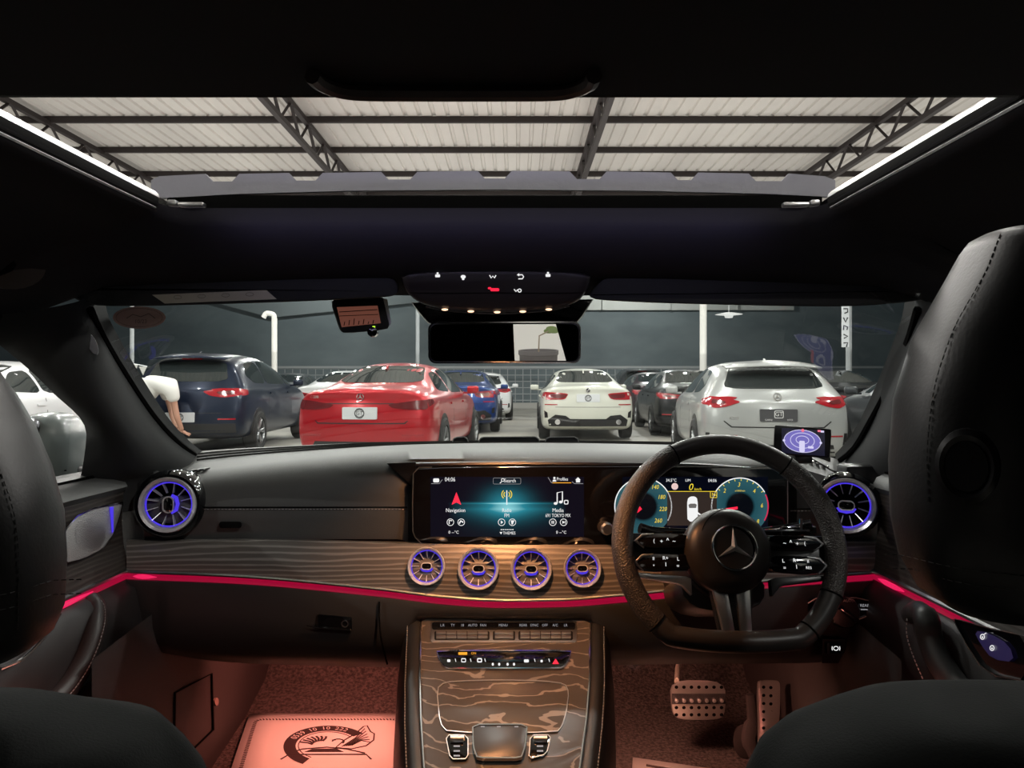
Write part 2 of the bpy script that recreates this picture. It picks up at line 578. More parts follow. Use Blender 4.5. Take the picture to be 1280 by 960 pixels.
# pennants
t = thing('pennant_string', 'string of white triangular pennants at the far left', 'bunting', tuple(P(150, 442, 20)))
a = P(120, 440, 16.93); b = P(184, 458, 16.93)
m = MB(); m.tube([a, (a + b) / 2 + Vector((0, 0, -0.05)), b], 0.008, 4); m.build('string', M_white, t)
for k in range(6):
    c = a.lerp(b, (k + 0.5) / 6) + Vector((0, 0, -0.03))
    m = MB(); m.prism([(-0.09, 0), (0.09, 0), (0, -0.2)], lambda u, v, o: Vector((c.x + u, c.y + o, c.z + v)), 0, 0.006)
    m.build('pennant', M_pole, t, smooth=False)
# a disc-shaped lamp far off over the yard
c = P(911, 393, 20)
m = MB(); m.lathe([(0.001, 0.06), (0.1, 0.05), (0.36, 0.0), (0.12, -0.03), (0.1, -0.09), (0.001, -0.1)], Matrix.Translation(c), 24); m.tube([c + Vector((0, 0, 0.05)), Vector((c.x, c.y, 6.08))], 0.006, 4)
tag(m.build('hanging_lamp', mat('lamp shade white', (0.6, 0.6, 0.6), 0.4, emit=(1, 1, 1), es=0.3)), 'small white saucer shaped lamp hanging over the silver hatchback', 'lamp')

# behind the camera: the wall and potted plant the mirror sees
m = MB(); m.box((0, -4.6, 1.8), (9, 0.15, 3.6))
struct(m.build('wall_rear', mat('white rendered wall', (0.7, 0.69, 0.66), 0.8)))
# ------------------------------------------------------------------ parked cars
def paint(name, col, metal=0.35, rough=0.28):
    return mat(name, col, rough, metal=metal, spec=(.25 if max(col) < .2 else .5), coat=(.3 if max(col) < .1 else .6), coatr=0.008)


M_carglass = mat('tinted car glass', (0.022, 0.028, 0.028), 0.04, spec=0.8, coat=0.3)
M_tyre = mat('tyre rubber', (0.012, 0.012, 0.012), 0.8)
M_rim = mat('alloy rim', (0.32, 0.33, 0.34), 0.3, metal=0.9)
M_trim = mat('black car trim', (0.010, 0.010, 0.011), 0.4)
M_tail = mat('red lamp glass', (0.30, 0.004, 0.012), 0.12, emit=(1, 0.02, 0.03), es=0.03, coat=1.0)
M_taild = mat('dark red lamp glass', (0.11, 0.005, 0.008), 0.12, coat=1.0)
M_plate = mat('plate white', (0.62, 0.64, 0.66), 0.5)
M_plated = mat('plate dark', (0.05, 0.05, 0.055), 0.5)
M_ink = mat('black ink', (0.01, 0.01, 0.01), 0.6)
M_inkw = mat('white ink', (0.7, 0.7, 0.7), 0.6)

# stations: y, width factor, z bottom, shoulder z, top z, roof half width factor, greenhouse?
SHAPES = {
 'saloon': dict(L=4.72, w=0.90, ax=(0.98, 3.88), st=[
    (0.00, .90, .30, .86, 1.03, .60, 0), (0.07, .965, .24, .88, 1.075, .62, 0), (0.40, 1.0, .20, .90, 1.085, .62, 0), (0.80, 1.0, .19, .92, 1.10, .66, .15),
    (1.30, 1.0, .19, .93, 1.33, .66, 1), (1.75, 1.0, .19, .93, 1.425, .67, 1), (2.30, 1.0, .19, .92, 1.445, .68, 1), (2.85, 1.0, .19, .91, 1.37, .68, 1),
    (3.45, 1.0, .19, .89, 1.04, .70, .15), (3.95, .99, .20, .84, .95, .66, 0), (4.45, .95, .22, .74, .80, .60, 0), (4.66, .86, .26, .64, .68, .58, 0)]),
 'hatch': dict(L=4.42, w=0.905, ax=(0.85, 3.58), st=[
    (0.00, .90, .30, .84, .92, .74, 0), (0.07, .965, .24, .88, 1.02, .75, 0), (0.22, .99, .20, .92, 1.17, .72, .75), (0.42, 1.0, .19, .93, 1.345, .70, 1),
    (0.75, 1.0, .19, .93, 1.41, .70, 1), (1.40, 1.0, .19, .93, 1.44, .70, 1), (2.00, 1.0, .19, .92, 1.44, .70, 1), (2.60, 1.0, .19, .91, 1.36, .69, 1),
    (3.20, 1.0, .19, .89, 1.04, .72, .15), (3.70, .98, .20, .84, .95, .66, 0), (4.15, .94, .22, .74, .80, .6, 0), (4.36, .85, .26, .64, .68, .58, 0)]),
 'suv': dict(L=4.6, w=0.93, ax=(0.92, 3.72), st=[
    (0.00, .90, .36, .94, 1.02, .76, 0), (0.07, .965, .30, 1.0, 1.14, .76, 0), (0.20, .99, .26, 1.04, 1.34, .72, .8), (0.36, 1.0, .24, 1.05, 1.53, .70, 1),
    (0.75, 1.0, .24, 1.05, 1.60, .70, 1), (1.40, 1.0, .24, 1.04, 1.635, .70, 1), (2.10, 1.0, .24, 1.03, 1.62, .70, 1), (2.75, 1.0, .24, 1.02, 1.50, .69, 1),
    (3.30, 1.0, .24, .99, 1.16, .72, .15), (3.80, .99, .25, .95, 1.07, .68, 0), (4.30, .95, .28, .86, .92, .6, 0), (4.54, .86, .32, .74, .78, .58, 0)]),
}
_body = {}


def car_body(kind):
    if kind in _body:
        return _body[kind]
    S = SHAPES[kind]; w = S['w']
    bm = bmesh.new()
    secs = []
    nS = len(S['st'])
    for si, (y, f, zb, zs, zt, wr, g) in enumerate(S['st']):
        W = w * f; R = w * wr
        zm = zb + (zs - zb) * 0.52
        flat = [(0, zb), (W*.45, zb), (W*.86, zb), (W*.98, zb+.07), (W, zm), (W*.985, zs-.03),
                (W*.93, zs+(zt-zs)*.45), (W*.80, zt-.035), (W*.42, zt), (0, zt+.005)]
        grn = [(0, zb), (W*.45, zb), (W*.86, zb), (W*.98, zb+.07), (W, zm), (W*.985, zs-.03),
               (W*.93, zs+.05), (R+.035, zt-.10), (R*.62, zt-.01), (0, zt+.008)]
        sec = [((a[0]*(1-g)+b[0]*g), (a[1]*(1-g)+b[1]*g)) for a, b in zip(flat, grn)]
        rear = max(0, 1 - y / 0.6); front = max(0, 1 - (S['L'] - y) / 0.7)
        pts = []
        for x, z in sec:
            q = (x / w) ** 2
            yy = y + 0.16 * q * rear - 0.30 * q * front
            if rear > 0:
                yy += rear * (0.10 * max(0, (z - 0.72)) / 0.35 + 0.06 * max(0, (0.42 - z)) / 0.15)
                if kind == 'saloon' and z > 0.98: yy -= rear * 0.05
            if front > 0:
                yy -= front * 0.12 * max(0, (z - 0.5)) / 0.3
            pts.append(Vector((x, yy, z)))
        secs.append(pts)
    K = len(secs[0])
    Rg, Lf = [], []
    for pts in secs:
        r = [bm.verts.new(p) for p in pts]
        l = [r[0]] + [bm.verts.new((-p.x, p.y, p.z)) for p in pts[1:-1]] + [r[-1]]
        Rg.append(r); Lf.append(l)
    for i in range(nS - 1):
        for j in range(K - 1):
            bm.faces.new([Rg[i][j], Rg[i][j+1], Rg[i+1][j+1], Rg[i+1][j]])
            bm.faces.new([Lf[i][j], Lf[i+1][j], Lf[i+1][j+1], Lf[i][j+1]])
    for i, sg in ((0, 1), (nS - 1, -1)):
        r, l = Rg[i], Lf[i]
        rows = [[l[2], l[1], r[0], r[1], r[2]]]
        for j in range(3, K - 3):
            xr = r[j].co
            mid = []
            for tt in (-.45, 0, .45):
                q = 1 - tt * tt
                base = secs[i][j]
                q2 = ((base.x / w) ** 2)
                yb = base.y - sg * (0.16 if sg > 0 else 0.30) * q2 * (1 - tt*tt)
                mid.append(bm.verts.new((base.x * tt / 1.0, yb, base.z + (0.0))))
            rows.append([l[j], mid[0], mid[1], mid[2], r[j]])
        rows.append([l[K-3], l[K-2], r[K-1], r[K-2], r[K-3]])
        for a in range(len(rows) - 1):
            for b in range(4):
                fc = [rows[a][b], rows[a][b+1], rows[a+1][b+1], rows[a+1][b]]
                fc = [v for k, v in enumerate(fc) if v not in fc[:k]]
                if len(fc) > 2:
                    bm.faces.new(fc if sg > 0 else fc[::-1])
    bmesh.ops.recalc_face_normals(bm, faces=bm.faces)
    me = bpy.data.meshes.new('cage'); bm.to_mesh(me); bm.free()
    ob = bpy.data.objects.new('cage', me); COL.objects.link(ob)
    md = ob.modifiers.new('s', 'SUBSURF'); md.levels = 3
    dg = bpy.context.evaluated_depsgraph_get(); dg.update()
    me2 = bpy.data.meshes.new_from_object(ob.evaluated_get(dg))
    bpy.data.objects.remove(ob)
    for p in me2.polygons:
        p.use_smooth = True
    b2 = bmesh.new(); b2.from_mesh(me2)
    bvh = BVHTree.FromBMesh(b2); b2.free()
    _body[kind] = (me2, bvh, S)
    return _body[kind]


def decal(bvh, poly, axis, off=0.004, step=0.06, name='x', mt=None, parent=None, back=0.012):
    """a patch of real thickness that follows the body; axis 'rear' (x,z), 'front', 'right'/'left' (y,z)"""
    bm = bmesh.new()
    vs = [bm.verts.new((p[0], p[1], 0)) for p in poly]
    bm.faces.new(vs)
    for ax in (0, 1):
        lo = min(p[ax] for p in poly); hi = max(p[ax] for p in poly)
        k = lo + step
        while k < hi - 1e-4:
            no = (1, 0, 0) if ax == 0 else (0, 1, 0)
            co = (k, 0, 0) if ax == 0 else (0, k, 0)
            bmesh.ops.bisect_plane(bm, geom=bm.verts[:] + bm.edges[:] + bm.faces[:], plane_co=co, plane_no=no)
            k += step
    nrm = {}
    kill = []
    for v in bm.verts:
        u, s = v.co.x, v.co.y
        if axis == 'rear':
            o, d = Vector((u, -3, s)), Vector((0, 1, 0))
        elif axis == 'front':
            o, d = Vector((u, 9, s)), Vector((0, -1, 0))
        elif axis == 'right':
            o, d = Vector((3, u, s)), Vector((-1, 0, 0))
        else:
            o, d = Vector((-3, u, s)), Vector((1, 0, 0))
        h, n, _, _ = bvh.ray_cast(o, d)
        if h is None:
            kill.append(v); continue
        v.co = h + n * off; nrm[v] = n.copy()
    if kill:
        bmesh.ops.delete(bm, geom=kill, context='VERTS')
    be = [e for e in bm.edges if len(e.link_faces) == 1]
    r = bmesh.ops.extrude_edge_only(bm, edges=be)
    new = [g for g in r['geom'] if isinstance(g, bmesh.types.BMVert)]
    for v in new:
        h = bvh.find_nearest(v.co)
        v.co = v.co - h[1] * (off + back)
    bmesh.ops.recalc_face_normals(bm, faces=bm.faces)
    for f in bm.faces:
        f.smooth = True
    for e in bm.edges:
        if len(e.link_faces) == 2 and e.calc_face_angle(0) > 0.7:
            e.smooth = False
    me = bpy.data.meshes.new(name); bm.to_mesh(me); bm.free()
    o = bpy.data.objects.new(name, me); me.materials.append(mt)
    COL.objects.link(o); o.parent = parent
    return o


def wheel_mesh():
    m = MB()
    M = frame((0, 0, 0), (1, 0, 0))
    m.lathe([(0.225, -0.11), (0.30, -0.11), (0.325, -0.085), (0.33, 0), (0.325, 0.085), (0.30, 0.11), (0.225, 0.11), (0.222, 0.0)], M, 32, cap=False)
    m.lathe([(0.224, -0.06), (0.001, -0.06)], M, 32)
    o = m.build('tyre', M_tyre); me_t = o.data; bpy.data.objects.remove(o)
    m = MB()
    m.lathe([(0.228, 0.09), (0.215, 0.10), (0.205, 0.06), (0.205, -0.05)], M, 32, cap=False)
    for k in range(5):
        a = 2 * PI * k / 5
        for da in (-0.16, 0.16):
            d = Vector((0, math.cos(a + da), math.sin(a + da))); d0 = Vector((0, math.cos(a), math.sin(a)))
            m.tube([d0 * 0.03 + Vector((0.06, 0, 0)), d * 0.21 + Vector((0.085, 0, 0))], [0.02, 0.013], 6)
    m.lathe([(0.05, 0.05), (0.045, 0.08), (0.001, 0.085)], M, 16)
    o = m.build('rim', M_rim); me_r = o.data; bpy.data.objects.remove(o)
    return me_t, me_r


W_T, W_R = wheel_mesh()


def mapr(bvh, off=0.006):
    def f(u, v, o=0):
        h, n, _, _ = bvh.ray_cast(Vector((u, -3, v)), Vector((0, 1, 0)))
        if h is None:
            return Vector((u, 0, v))
        return Vector((u, h.y - off - o, v))
    return f


def mirx(poly):
    return [(-a, b) for a, b in poly][::-1]


def make_car(kind, label, x, y, rz, col, style, group='parked cars'):
    me, bvh, S = car_body(kind)
    t = thing('parked_car', label, 'car', (x, y, 0), rz, group)
    body_me = me.copy(); body_me.materials.clear(); body_me.materials.append(col)
    o = bpy.data.objects.new('body', body_me); COL.objects.link(o); o.parent = t
    w = S['w']; L = S['L']
    D = lambda poly, ax, nm, mt, off=0.004, step=0.07: decal(bvh, poly, ax, off, step, nm, mt, t)
    # glass
    if kind == 'saloon':
        rw = [(-.60, 1.135), (.60, 1.135), (.47, 1.375), (-.47, 1.375)]
        sides = [[(1.02, 1.03), (1.72, .995), (1.72, 1.30), (1.45, 1.27)], [(1.78, .995), (2.86, .985), (2.60, 1.30), (2.30, 1.335), (1.78, 1.315)], [(2.92, .985), (3.16, .985), (2.78, 1.25)]]
        ws = [(-.62, 1.06), (.62, 1.06), (.50, 1.34), (-.50, 1.34)]
    elif kind == 'hatch':
        rw = [(-.62, 1.06), (.62, 1.06), (.50, 1.32), (.40, 1.35), (-.40, 1.35), (-.50, 1.32)]
        sides = [[(.72, 1.10), (.92, 1.01), (1.42, .995), (1.42, 1.32), (.95, 1.28)], [(1.48, .995), (2.62, .98), (2.35, 1.30), (2.05, 1.335), (1.48, 1.325)], [(2.68, .98), (2.92, .98), (2.50, 1.25)]]
        ws = [(-.62, 1.06), (.62, 1.06), (.50, 1.34), (-.50, 1.34)]
    else:
        rw = [(-.64, 1.15), (.64, 1.15), (.54, 1.47), (-.54, 1.47)]
        sides = [[(.62, 1.25), (.85, 1.13), (1.42, 1.115), (1.42, 1.49), (.85, 1.45)], [(1.48, 1.115), (2.66, 1.10), (2.42, 1.44), (2.10, 1.50), (1.48, 1.495)], [(2.72, 1.10), (2.98, 1.10), (2.58, 1.40)]]
        ws = [(-.66, 1.18), (.66, 1.18), (.54, 1.50), (-.54, 1.50)]
    D(chaikin(rw, 2, .12), 'rear', 'rear_window', M_carglass)
    D(chaikin(ws, 2, .12), 'front', 'windscreen', M_carglass)
    for s in sides:
        p = chaikin(s, 2, .12)
        for ax in ('right', 'left'):
            D(p, ax, 'side_window', M_carglass)
    # wheel arches, wheels
    for ya in S['ax']:
        for ax, sg in (('right', 1), ('left', -1)):
            arch = [(ya + 0.385 * math.cos(a), 0.34 + 0.385 * math.sin(a)) for a in [math.radians(-8 + 196 * k / 20) for k in range(21)]]
            D(arch, ax, 'wheel_arch', M_trim, off=0.003)
            wt = bpy.data.objects.new('wheel', W_T); COL.objects.link(wt); wt.parent = t
            wt.location = (sg * (w - 0.085), ya, 0.335)
            if sg < 0:
                wt.rotation_euler = (0, 0, PI)
            wr = bpy.data.objects.new('rim', W_R); COL.objects.link(wr); wr.parent = wt
    # door seams, handles and mirrors
    zsh = 0.93 if kind != 'suv' else 1.04
    for ax, sg in (('right', 1), ('left', -1)):
        for ys in (1.45 if kind != 'saloon' else 1.75, 2.85 if kind != 'hatch' else 2.65):
            D([(ys, .30), (ys + .012, .30), (ys + .012, zsh), (ys, zsh)], ax, 'door_seam', M_trim, off=0.0015, step=0.15)
        for ys in (1.55, 2.6 if kind != 'hatch' else 2.4):
            hh = D([(ys, zsh - .10), (ys + .17, zsh - .10), (ys + .17, zsh - .075), (ys, zsh - .075)], ax, 'door_handle', col, off=0.02)
        mm = MB(); mm.box((sg * (w + .10), 2.93, zsh + .09), (.19, .09, .12), bev=.035, seg=3); mm.box((sg * (w + .0), 2.95, zsh + .04), (.12, .04, .03))
        o = mm.build('door_mirror', col, t, world=True)
    st = style
    T = M_tail if st.get('bright', 1) else M_taild
    for poly in st['lights']:
        D(chaikin(poly, 2, .15), 'rear', 'tail_light', T, off=0.008)
        D(chaikin(mirx(poly), 2, .15), 'rear', 'tail_light', T, off=0.008)
    for poly in st.get('side_lights', []):
        for ax in ('right', 'left'):
            D(chaikin(poly, 2, .15), ax, 'tail_light_side', T, off=0.008)
    for poly in st.get('smoked', []):
        D(chaikin(poly, 1, .15), 'rear', 'lamp_inset', M_taild, off=0.013)
        D(chaikin(mirx(poly), 1, .15), 'rear', 'lamp_inset', M_taild, off=0.013)
    for poly in st.get('trim', []):
        D(poly, 'rear', 'bumper_insert', M_trim, off=0.006)
    for poly in st.get('seams', []):
        D(poly, 'rear', 'boot_seam', M_trim, off=0.0015)
    for poly in st.get('reflectors', []):
        D(poly, 'rear', 'reflector', M_tail, off=0.006); D(mirx(poly), 'rear', 'reflector', M_tail, off=0.006)
    if st.get('brake'):
        z = st['brake']
        D([(-.16, z), (.16, z), (.16, z + .018), (-.16, z + .018)], 'rear', 'brake_light', M_tail, off=0.008)
    f = mapr(bvh)
    if st.get('plate'):
        z, dark, mark = st['plate']
        yb = min(f(-.2, z).y, f(.2, z).y) - 0.012
        mm = MB(); fp = lambda u, v, o: Vector((u, yb - o, v))
        mm.prism(rrect(-.22, z - .075, .22, z + .075, .012), fp, -0.03, .006)
        pl = mm.build('number_plate', M_plated if dark else M_plate, t, world=True)
        mm = MB(); mk = M_inkw if dark else M_ink
        mm.stroke(circle2(0, z, .058, n=24), .010, fp, .006, .009, True)
        if dark:
            mm = MB(); mm.stroke(rrect(-.05, z - .03, .05, z + .055, .012), .008, fp, .006, .009, True)
            mm.text('GT', .07, fp, 0, z + .014, .008, flip=1); mm.text('GARAJ', .03, fp, -.12, z - .055, .008, flip=1); mm.text('OTO', .03, fp, .13, z - .055, .008, flip=1)
        else:
            mm.text('GT', .062, fp, 0, z, .008, flip=1)
            mm.stroke(circle2(0, z, .045, n=24, a0=200, a1=340), .006, fp, .006, .009)
            mm.stroke(circle2(0, z, .045, n=24, a0=20, a1=160), .006, fp, .006, .009)
        mm.build('plate_print', mk, pl, world=True)
    if st.get('badge'):
        z, kindb = st['badge']
        mm = MB()
        if kindb == 'star':
            mm.stroke(circle2(0, z, .045, n=24), .008, f, 0, .008, True)
            for k in range(3):
                a = PI / 2 + k * 2 * PI / 3
                p = (.042 * math.cos(a), z + .042 * math.sin(a)); q = (.008 * math.cos(a + PI/2), .008 * math.sin(a + PI/2))
                mm.prism([(q[0], z + q[1]), p, (-q[0], z - q[1])], f, 0, .008)
            mm.build('badge', M_chrome, t, world=True)
        else:
            mm.prism(circle2(0, z, .04, n=24), f, 0, .006); bb = mm.build('badge', M_ink, t, world=True)
            mm = MB(); mm.stroke(circle2(0, z, .04, n=24), .006, f, .004, .008, True)
            mm.prism([(0, z)] + circle2(0, z, .026, n=8, a0=0, a1=90), f, .005, .0075); mm.prism([(0, z)] + circle2(0, z, .026, n=8, a0=180, a1=270), f, .005, .0075)
            mm.build('badge_ring', M_chrome, t, world=True)
    for (s, xx, zz, sz) in st.get('script', []):
        mm = MB(); mm.text(s, sz, f, xx, zz, .002, flip=1); mm.build('model_lettering', M_chrome, t, world=True)
    for (xx, zz, r) in st.get('exhaust', []):
        for sg in (-1, 1):
            yb = f(sg * xx, zz + .05).y
            mm = MB(); mm.lathe([(r * .8, .02), (r * .85, -.03), (r, -.035), (r, .03)], frame((sg * xx, yb, zz), (0, -1, 0)), 20); mm.build('exhaust_pipe', M_chrome, t, world=True)
    for (sgx, poly) in st.get('chrome', []):
        D(poly, sgx, 'window_chrome', M_chrome, off=0.010)
    if st.get('fin', 1):
        r = bvh.ray_cast(Vector((0, 1.35 if kind == 'saloon' else 0.8, 3)), Vector((0, 0, -1)))[0]
        mm = MB(); mm.prism([(-.07, 0), (.08, 0), (-.05, .055)], lambda u, v, o: Vector((o, r.y - u, r.z + v - .004)), -.012, .012); mm.build('roof_antenna', col, t, world=True)
    if kind in ('hatch', 'suv'):
        z = S['st'][3][4]
        mm = MB(); ya = .30
        mm.grid([[Vector((x, .20 + .10 * (x / .6) ** 2, z + .00 - .03 * (x/.6)**2)) for x in [-.58 + 1.16 * k / 12 for k in range(13)]],
                 [Vector((x, .55 + .05 * (x / .6) ** 2, z + .070 - .06 * (x/.6)**2)) for x in [-.58 + 1.16 * k / 12 for k in range(13)]]])
        mm.build('roof_spoiler', col, t, solid=.02, world=True)
    return t


P_red = paint('red metallic paint', (0.42, 0.006, 0.014))
P_silver = paint('silver metallic paint', (0.38, 0.39, 0.385), .3)
P_white = paint('warm white paint', (0.56, 0.57, 0.50), 0)
P_blue = paint('deep blue paint', (0.012, 0.04, 0.17))
P_navy = paint('navy paint', (0.010, 0.016, 0.034))
P_black = paint('black paint', (0.008, 0.009, 0.010), 0)
P_dgrey = paint('dark grey paint', (0.05, 0.055, 0.06))
P_maroon = paint('dark plum paint', (0.045, 0.03, 0.035))
P_pure = paint('white paint', (0.66, 0.67, 0.68), 0)

st_saloon = dict(
    lights=[[(.34, .865), (.80, .925), (.83, .80), (.62, .795), (.40, .82)]], smoked=[[(.40, .85), (.74, .885), (.76, .83), (.45, .83)]],
    side_lights=[[(.10, .80), (.42, .88), (.40, .93), (.12, .91)]],
    seams=[[(-.56, .62), (.56, .62), (.60, .66), (.585, .66), (.55, .635), (-.55, .635), (-.585, .66), (-.60, .66)], [(-.80, .868), (.80, .868), (.80, .880), (-.80, .880)]],
    trim=[[(-.66, .30), (.66, .30), (.60, .40), (-.60, .40)]], reflectors=[[(.52, .47), (.78, .47), (.78, .49), (.52, .49)]], plate=(.755, False, 'GT'), badge=(.955, 'star'), exhaust=[])
st_red = dict(st_saloon); st_red['script'] = [('C 200', -.62, .955, .05)]
st_red['bright'] = 0; st_red['smoked'] = [[(.50, .86), (.60, .875), (.60, .84), (.50, .84)]]
st_bmw = dict(
    lights=[[(.36, .925), (.84, .955), (.87, .84), (.80, .80), (.44, .805)]], smoked=[[(.38, .90), (.72, .92), (.70, .835), (.46, .83)]],
    side_lights=[[(.10, .83), (.40, .90), (.38, .95), (.12, .94)]],
    seams=[[(-.62, .66), (.62, .66), (.62, .668), (-.62, .668)]],
    trim=[[(-.82, .46), (-.76, .46), (-.77, .56), (-.83, .60)], [(.76, .46), (.82, .46), (.83, .60), (.77, .56)], [(-.74, .30), (.74, .30), (.76, .42), (.62, .52), (.42, .50), (.34, .44), (-.34, .44), (-.42, .50), (-.62, .52), (-.76, .42)]],
    reflectors=[[(.58, .70), (.82, .70), (.82, .72), (.58, .72)]], plate=(.835, False, 'GT'), badge=(.985, 'round'), exhaust=[(.58, .38, .05)])
st_hatch = dict(
    lights=[[(.42, .90), (.60, .945), (.80, .97), (.83, .86), (.74, .82), (.60, .84)]], smoked=[[(.60, .90), (.76, .93), (.77, .88), (.64, .87)]],
    side_lights=[[(.12, .85), (.34, .87), (.40, .93), (.14, .97)]],
    seams=[[(-.55, .585), (.55, .585), (.64, .66), (.63, .67), (.54, .60), (-.54, .60), (-.63, .67), (-.64, .66)]],
    trim=[[(-.70, .28), (.70, .28), (.66, .38), (-.66, .38)], [(-.85, .38), (-.79, .38), (-.80, .52), (-.84, .52)], [(.79, .38), (.85, .38), (.84, .52), (.80, .52)]],
    reflectors=[[(.48, .475), (.78, .475), (.78, .495), (.48, .495)]], plate=(.74, True, 'GT'), badge=(.965, 'star'), script=[('A200', -.52, .70, .05)], exhaust=[(.5, .33, .05)], brake=1.375)
st_suv = dict(
    lights=[[(.30, 1.00), (.55, 1.03), (.84, 1.05), (.86, .93), (.62, .90), (.42, .93)]], smoked=[[(.5, .99), (.76, 1.01), (.77, .95), (.55, .95)]],
    side_lights=[[(.12, .92), (.40, .94), (.42, 1.02), (.14, 1.05)]],
    seams=[[(-.60, .66), (.60, .66), (.60, .67), (-.60, .67)]],
    trim=[[(-.80, .36), (.80, .36), (.80, .50), (-.80, .50)]], reflectors=[[(.55, .56), (.80, .56), (.80, .58), (.55, .58)]], plate=(.60, False, 'GT'), brake=1.50)

def placed(px_left, px_right, Y):
    return ((CX + (px_left - VX) / F * Y) + (CX + (px_right - VX) / F * Y)) / 2

make_car('saloon', 'red metallic saloon parked with its back to the windscreen, white plate', -1.92, 9.25, math.radians(-5), P_red, st_red)
make_car('hatch', 'silver hatchback with a dark plate right of the steering wheel', 3.21, 9.0, math.radians(-6.5), P_silver, st_hatch)
make_car('saloon', 'warm white saloon parked alone in the middle of the yard', 1.40, 14.1, math.radians(-1), P_white, st_bmw)
make_car('suv', 'navy blue SUV with a person bending at its tailgate', -5.12, 11.4, math.radians(1.5), P_navy, st_suv)
make_car('saloon', 'deep blue saloon half hidden right behind the red saloon', -1.27, 16.2, math.radians(0), P_blue, st_bmw)
make_car('hatch', 'small white car beyond the blue saloon', -1.0, 21.5, math.radians(0), P_pure, st_hatch)
make_car('saloon', 'white saloon behind the left side of the red saloon', -4.35, 17.2, math.radians(-2), P_pure, st_saloon)
make_car('saloon', 'grey saloon far behind the navy SUV nose', -7.3, 22.5, math.radians(2), P_dgrey, st_saloon)
make_car('saloon', 'black saloon just left of the silver hatchback', 3.78, 15.0, math.radians(-3), P_black, st_saloon)
make_car('saloon', 'dark plum saloon between the white saloon and the black one', 4.1, 20.2, math.radians(0), P_maroon, st_saloon)
make_car('suv', 'blue-grey SUV at the far end beside the white saloon', 4.45, 25.6, 0, P_dgrey, st_suv)
make_car('saloon', 'black saloon seen over the roof of the silver hatchback', 6.9, 14.6, math.radians(-3), P_black, st_saloon)
make_car('hatch', 'dark grey hatchback against the right edge of the windscreen', 5.95, 8.2, math.radians(-2), P_dgrey, st_hatch)
make_car('saloon', 'white saloon seen through the left side window', -7.12, 8.2, math.radians(0), P_pure, st_saloon)
# ================================================================== the car we sit in
# ------------------------------------------------------------------ headliner with the sunroof opening
def upath(L, Fy, zs, zf, r, bow=0.0, n=6, back=-1.2):
    pts = []
    for y in (back, -0.4, 0.2, 0.5, 0.7, Fy - r - 0.02):
        pts.append((-L, y, zs))
    for k in range(n + 1):
        a = PI - (PI / 2) * k / n
        t = k / n
        pts.append((-L + r + r * math.cos(a), Fy - r + r * math.sin(a) - bow, zs + (zf - zs) * t))
    for k in range(1, 8):
        x = (-L + r) + (2 * L - 2 * r) * k / 8
        q = 1 - (x / (L - r)) ** 2
        pts.append((x, Fy - bow + bow * q, zf))
    right = [(-x, y, z) for x, y, z in pts[:13]][::-1]
    return [Vector(p) for p in pts + right]

m = MB()
m.grid([upath(.437, 1.00, 1.383, 1.383, .03), upath(.441, 1.002, 1.372, 1.368, .035), upath(.452, 1.006, 1.366, 1.360, .04), upath(.49, 1.03, 1.352, 1.345, .07),
        upath(.55, 1.06, 1.335, 1.330, .09, .01), upath(.61, 1.10, 1.305, 1.312, .12, .03), upath(.67, 1.16, 1.265, 1.30, .14, .06), upath(.715, 1.245, 1.205, 1.293, .12, .12)])
struct(m.build('ceiling', M_head, ang=80))
# sheet above the headliner (the car's roof skin) keeps the light out
m = MB()
m.grid([upath(.463, 1.075, 1.405, 1.396, .03), upath(.60, 1.12, 1.40, 1.385, .10, .02), upath(.73, 1.27, 1.215, 1.303, .12, .12)])
struct(m.build('trim_roof', M_gloss, ang=80))
# aluminium rails and glass frame of the opening
t = thing('sunroof', 'aluminium edged frame around the open glass sunroof', 'sunroof', (0, 1.0, 1.39))
for sg in (-1, 1):
    m = MB()
    m.grid([[Vector((sg * a, y, z)) for y in (-1.0, 0.0, .6, .985)] for a, z in ((.462, 1.402), (.447, 1.402), (.443, 1.398), (.441, 1.393))])
    m.tube([(sg * .4405, y, 1.3765) for y in (-1.0, 0, .6, .97)], .0022, 6)
    m.build('side_rail', M_alu, t)
    m = MB(); m.box((sg * .4395, .0, 1.385), (.004, 1.95, .012), bev=.001); m.build('rail_seal', M_dark, t)
    m = MB(); m.box((sg * .405, 1.0, 1.387), (.035, .012, .006), bev=.002); m.box((sg * .43, 1.0, 1.389), (.012, .014, .008), bev=.002); m.build('rail_clip', M_alu, t)
m = MB(); m.box((0, 1.052, 1.395), (.92, .02, .034), bev=.004); m.build('dark_gap', M_dark, t)  # black bar standing in for the dark void below the deflector
# wind deflector with the scalloped edge
dips = [(258, 300), (362, 404), (477, 522), (597, 640), (712, 758), (838, 872), (935, 985)]
top = [(190, 226), (200, 221)]
for a, b in dips:
    base = 214 + abs((a + b) / 2 - 640) / 450 * 5
    top += [(a, base), (a + 9, base + 9.5), (b - 9, base + 9.5), (b, base)]
top += [(1030, 221), (1043, 226)]
bot = [(1043, 247), (960, 243), (800, 239), (620, 237.5), (440, 239), (300, 243), (190, 249)]
m = MB(); m.prism(top + bot, lambda u, v, o: P(u, v, 1.045) + Vector((0, -o, 0)), -.004, .003)
tag(m.build('wind_deflector', mat('grey mesh cloth', (0.30, 0.30, 0.34), 0.8, bump=('noise', 60, 0.3, 0.004)), smooth=False), 'pale grey scalloped wind deflector raised along the sunroof front edge', 'deflector')
